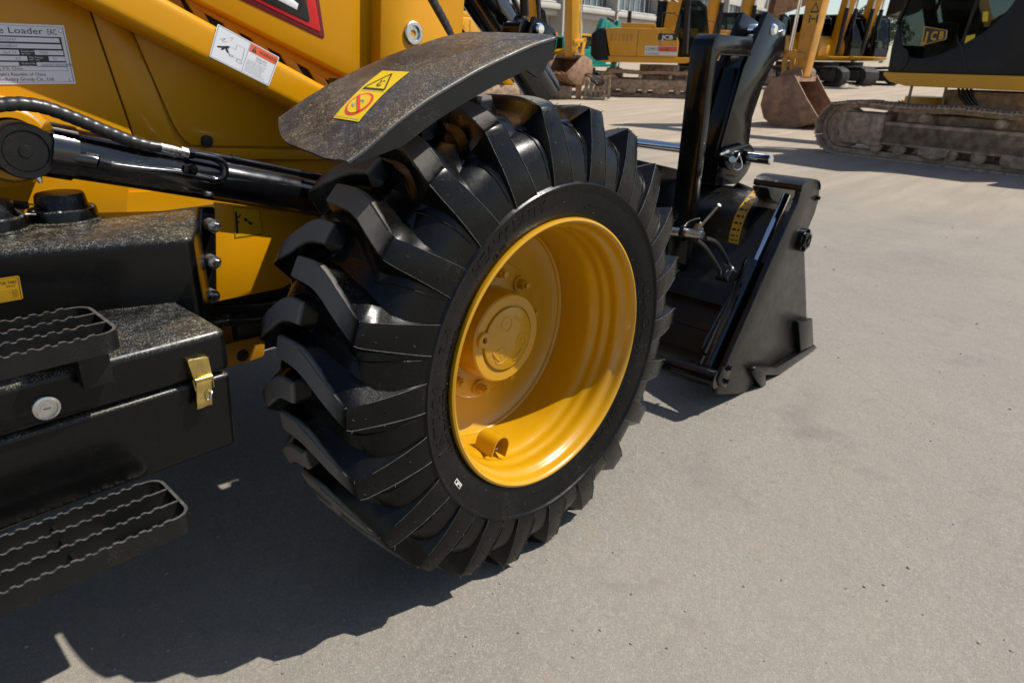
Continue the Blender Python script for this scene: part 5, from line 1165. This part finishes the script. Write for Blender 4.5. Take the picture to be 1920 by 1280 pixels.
# --- row at the right, turned towards the camera
def row_at(px, r, turn): P = at_r(px, r); D = Vector((CAM.x-P.x, CAM.y-P.y, 0)).normalized(); return P, atan2(D.y, D.x)+turn
RG = 'row of excavators at the far right'
P, a = row_at(1408, 34, .95)
r0 = excavator('crawler_excavator', 'yellow excavator behind the loader ears, lifting the larger brown bucket of the far row', 'excavator', P, a, dict(MY, body='exc_yellow'), dict(knee=(1.3, 4.6), tip=(3.4, 6.2), hinge=(4.5, 4.35), ba=.9, bw=1.3, bs=1.1), RG, text=False, detail=0)
P, a = row_at(1482, 34.5, .95)
r1 = excavator('crawler_excavator', 'yellow excavator with brown tracks lifting the smaller brown bucket of the far row', 'excavator', P, a, dict(MY, body='exc_yellow'), dict(knee=(1.2, 4.6), tip=(2.6, 6.2), hinge=(3.6, 4.75), ba=.9, bw=1.0, bs=.9), RG, text=False, detail=0)
P, a = row_at(1545, 35, .95)
r2 = excavator('crawler_excavator', 'yellow excavator with black tracks holding up a black bucket in the far row', 'excavator', P, a, dict(MK, bucket='charcoal', tooth='charcoal'), dict(knee=(.9, 4.6), tip=(1.9, 5.6), hinge=(2.9, 3.65), ba=.5, bw=1.1), RG, text=False, detail=0)
P, a = row_at(1590, 36, .95)
r3 = excavator('crawler_excavator', 'yellow excavator with black tracks beside the near dark cab, last of the far row', 'excavator', P, a, MK, dict(knee=(1.0, 4.6), tip=(2.2, 6.6), hinge=(3.4, 5.2), ba=.7, bw=1.1), RG, text=False, detail=0)
# --- small teal machines
MT = dict(MK, body='teal_paint', dark='exc_yellow', boom='teal_paint', worn='teal_paint')
P, a = side_on(1030, 30, .4)
tl1 = excavator('mini_excavator', 'small teal and yellow digger parked behind the brown bucket', 'mini excavator', P, a+pi, dict(MT, body='exc_yellow_worn', dark='teal_paint', boom='exc_yellow'), dict(knee=(1.6, 3.2), tip=(3.0, 2.8), hinge=(3.0, 1.2), ba=0., bw=.8), None, sc=.62, text=False, detail=0)
m = MB(); m.lathe([(.09, 0), (.09, .12), (.05, .18), (0, .19)], (-.1, .7, 2.80), (0, 0, 1), 14); m.build('beacon', 'lamp_orange', tl1)
P, a = side_on(1098, 30, .9)
tl2 = excavator('mini_excavator', 'teal green digger with its thin arm standing behind the counterweight of the signed excavator', 'mini excavator', P, a, MT, dict(knee=(1.5, 3.4), tip=(2.9, 3.1), hinge=(2.9, .9), ba=0., bw=.8), None, sc=.66, text=False, detail=0)
# --- white pail
P = UG(1116, 148); pw = MB(); pw.lathe([(0, 0), (.15, 0), (.16, .01), (.215, .36), (.23, .365), (.23, .375), (.20, .375), (.15, .02), (0, .02)], (0, 0, 0), (0, 0, 1), 28)
pa = pw.build('pail', 'white_print', None); pa.location = P; tag(pa, 'white round pail standing beside the brown bucket', 'pail'); m = MB(); m.tube([(.22*cos(t), .0, .36-.22*sin(t)) for t in [i*pi/10 for i in range(11)]], .006, 6); m.build('handle', 'zinc', pa)
# --- attachment lying on the sand
P = UG(1092, 186); D = Vector((P.x-CAM.x, P.y-CAM.y, 0)).normalized(); az = atan2(-D.x, D.y)
gr = empty('grab_attachment', P, az); tag(gr, 'muddy brown steel digger attachment with hoses lying on the sand', 'attachment')
m = MB(); m.prism([(x, -.25, z) for x, z in ((-1.5, .55), (-1.5, .72), (-.25, .70), (-.10, .62), (-.04, .45), (-.04, .0), (-.2, .0), (-.22, .40), (-.35, .52))], (0, .6, 0), 0, .02); m.build('arched_frame', 'bucket_rust', gr)
m = MB(); m.box((-.80, -.3, .0), (-.32, .25, .36), 0, .02); m.build('side_box', 'dusty_steel', gr); m = MB(); m.box((-1.5, .0, .3), (-.2, .3, .56)); m.box((-1.5, -.1, .0), (-.8, .2, .1)); m.build('cross_beam', 'rust_brown', gr)
for i in range(4):
    m = MB(); x = .04+i*.14; m.prism([(x, -.2, .0), (x+.08, -.2, .0), (x+.10, -.2, .30), (x+.16, -.2, .50-.05*i), (x+.06, -.2, .56-.05*i), (x, -.2, .34)], (0, .4, 0), 0, .01); m.build('tine', 'dusty_steel', gr)
m = MB(); m.box((.0, -.24, .22), (.62, .2, .29), 0, .01); m.box((.0, -.3, .02), (.66, .1, .08), 0, .01); m.build('tie_bar', 'dusty_steel', gr)
for x in (.62, .74):
    m = MB(); m.box((x-.04, -.25, .03), (x+.04, -.15, .66), 0, .02); m.tube([(x, -.28, .60), (x, -.1, .60)], .06, 12); m.tube([(x, -.28, .10), (x, -.1, .10)], .06, 12); m.build('link_plate', 'dusty_steel', gr)
for h in (0, .07):
    m = MB(); m.tube(spline([(-.1, -.2, .62), (.15, -.25, .70-h), (.4, -.28, .60-h*3), (.58, -.28, .50), (.5, -.28, .40+h), (.2, -.26, .52)], 6), .018, 8); m.build('hydraulic_hose', 'dark_track', gr)
# --- small heap of soil
P = UG(1583, 158); bm = bmesh.new(); bmesh.ops.create_grid(bm, x_segments=24, y_segments=12, size=1)
for v in bm.verts:
    r = hypot(v.co.x, v.co.y); v.co.z = max(-.02, .16*(1-r)+random.uniform(-.025, .025)*(r < 1)); v.co.x *= .8; v.co.y *= .45
m = MB(); m.bm(bm); bm.free(); hp = m.build('soil_heap', 'dusty_steel', None); hp.location = P; hp.rotation_euler = (0, 0, -.9); tag(hp, 'low heap of brown soil on the sand before the far row', 'soil heap')
# --- long building with a band of windows
def az_pt(px, r): D = ray(px, 100); D.z = 0; D.normalize(); P = CAM+D*r; return Vector((P.x, P.y, 0))
W0, W1_ = az_pt(1000, 58), az_pt(1240, 78); wd_ = (W1_-W0).normalized(); wn = Vector((wd_.y, -wd_.x, 0))
if wn.dot(CAM-W0) < 0: wn = -wn
bl_ = empty('office_building', W0, atan2(wd_.y, wd_.x)); tag(bl_, 'long pale building with a continuous band of blue windows behind the yard', 'building')
sgn = 1 if Matrix.Rotation(-atan2(wd_.y, wd_.x), 3, 'Z') @ wn == 0 else (1 if (Matrix.Rotation(-atan2(wd_.y, wd_.x), 3, 'Z') @ wn).y > 0 else -1)
def bb(x0, x1, d0, d1, z0, z1): return (x0, sgn*d0, z0), (x1, sgn*d1, z1)
ZW = 5.35
m = MB(); m.box(*bb(-90, 60, -12, 0, -.5, ZW-1.05)); m.box(*bb(-90, 60, -12, -.02, ZW+2.2, ZW+5.5)); m.build('wall', 'wall_beige', bl_)
m = MB(); 
for z0_, z1_, d in ((ZW-1.05, ZW-.62, .9), (ZW-.62, ZW-.2, 1.15), (ZW-.2, ZW, .9)): m.box(*bb(-90, 60, -.5, d, z0_, z1_), 0, .1)
m.box(*bb(-90, 60, -.5, .5, ZW+2.2, ZW+2.5)); m.build('ledge', 'concrete_wall', bl_)
for i in range(50):
    x0 = -90+i*3.0; m = MB(); m.box(*bb(x0+.03, x0+2.97, -.35, .1, ZW, ZW+2.2)); w_ = m.build('window', 'window_blue', bl_)
    m = MB()
    for xx in (x0+.03, x0+1.0, x0+2.0): m.box(*bb(xx-.05, xx+.05, .101, .16, ZW, ZW+2.2))
    m.box(*bb(x0+.03, x0+2.97, .101, .15, ZW+1.35, ZW+1.42)); m.build('mullion', 'concrete_wall', w_)
for i in range(17):
    x0 = -85+i*8.7; m = MB(); m.box(*bb(x0, x0+.22, .1, 1.3, -.5, ZW+5)); m.build('pilaster', 'concrete_wall', bl_)
for i in range(20):
    x0 = -80+i*7; m = MB(); m.box(*bb(x0, x0+2.4, -.1, .03, .8, 3.2)); m.build('lower_window', 'window_blue', bl_)
# --- trees beyond the row
def tree(px, r, h, label):
    P = az_pt(px, r); P.z = 1.5; t = empty('tree', P); tag(t, label, 'tree', None)
    m = MB(); m.tube([(0, 0, 0), (.1, .05, h*.3), (0, .1, h*.6)], [.22, .16, .06], 10)
    for k in range(6):
        a = random.uniform(0, 6.28); m.tube([(0.05, .05, h*(.25+.06*k)), (cos(a)*h*.16, sin(a)*h*.16, h*(.42+.07*k))], [.08, .02], 6)
    m.build('trunk', 'bark', t); m = MB()
    cl_ = [(random.gauss(0, h*.13), random.gauss(0, h*.13), h*random.uniform(.35, .92), h*random.uniform(.07, .15)) for _ in range(16)]
    for cx_, cy_, cz_, cr_ in cl_:
        for _ in range(150):
            d = Vector((random.gauss(0, 1), random.gauss(0, 1), random.gauss(0, 1))).normalized()*cr_*random.uniform(.5, 1.1); q = Vector((cx_, cy_, cz_))+d
            e1 = Vector((random.uniform(-1, 1), random.uniform(-1, 1), random.uniform(-1, 1))).normalized()*.16; e2 = e1.orthogonal().normalized()*.1
            m.add([q-e1, q+e2, q+e1, q-e2], [(0, 1, 2, 3)])
    m.build('crown', 'leaf_green', t)
for px, r, h, lb in ((1602, 92, 5.6, 'green leafy tree showing between the raised buckets of the far row'), (1655, 95, 6.5, 'green tree standing behind the near dark cab')): tree(px, r, h, lb)
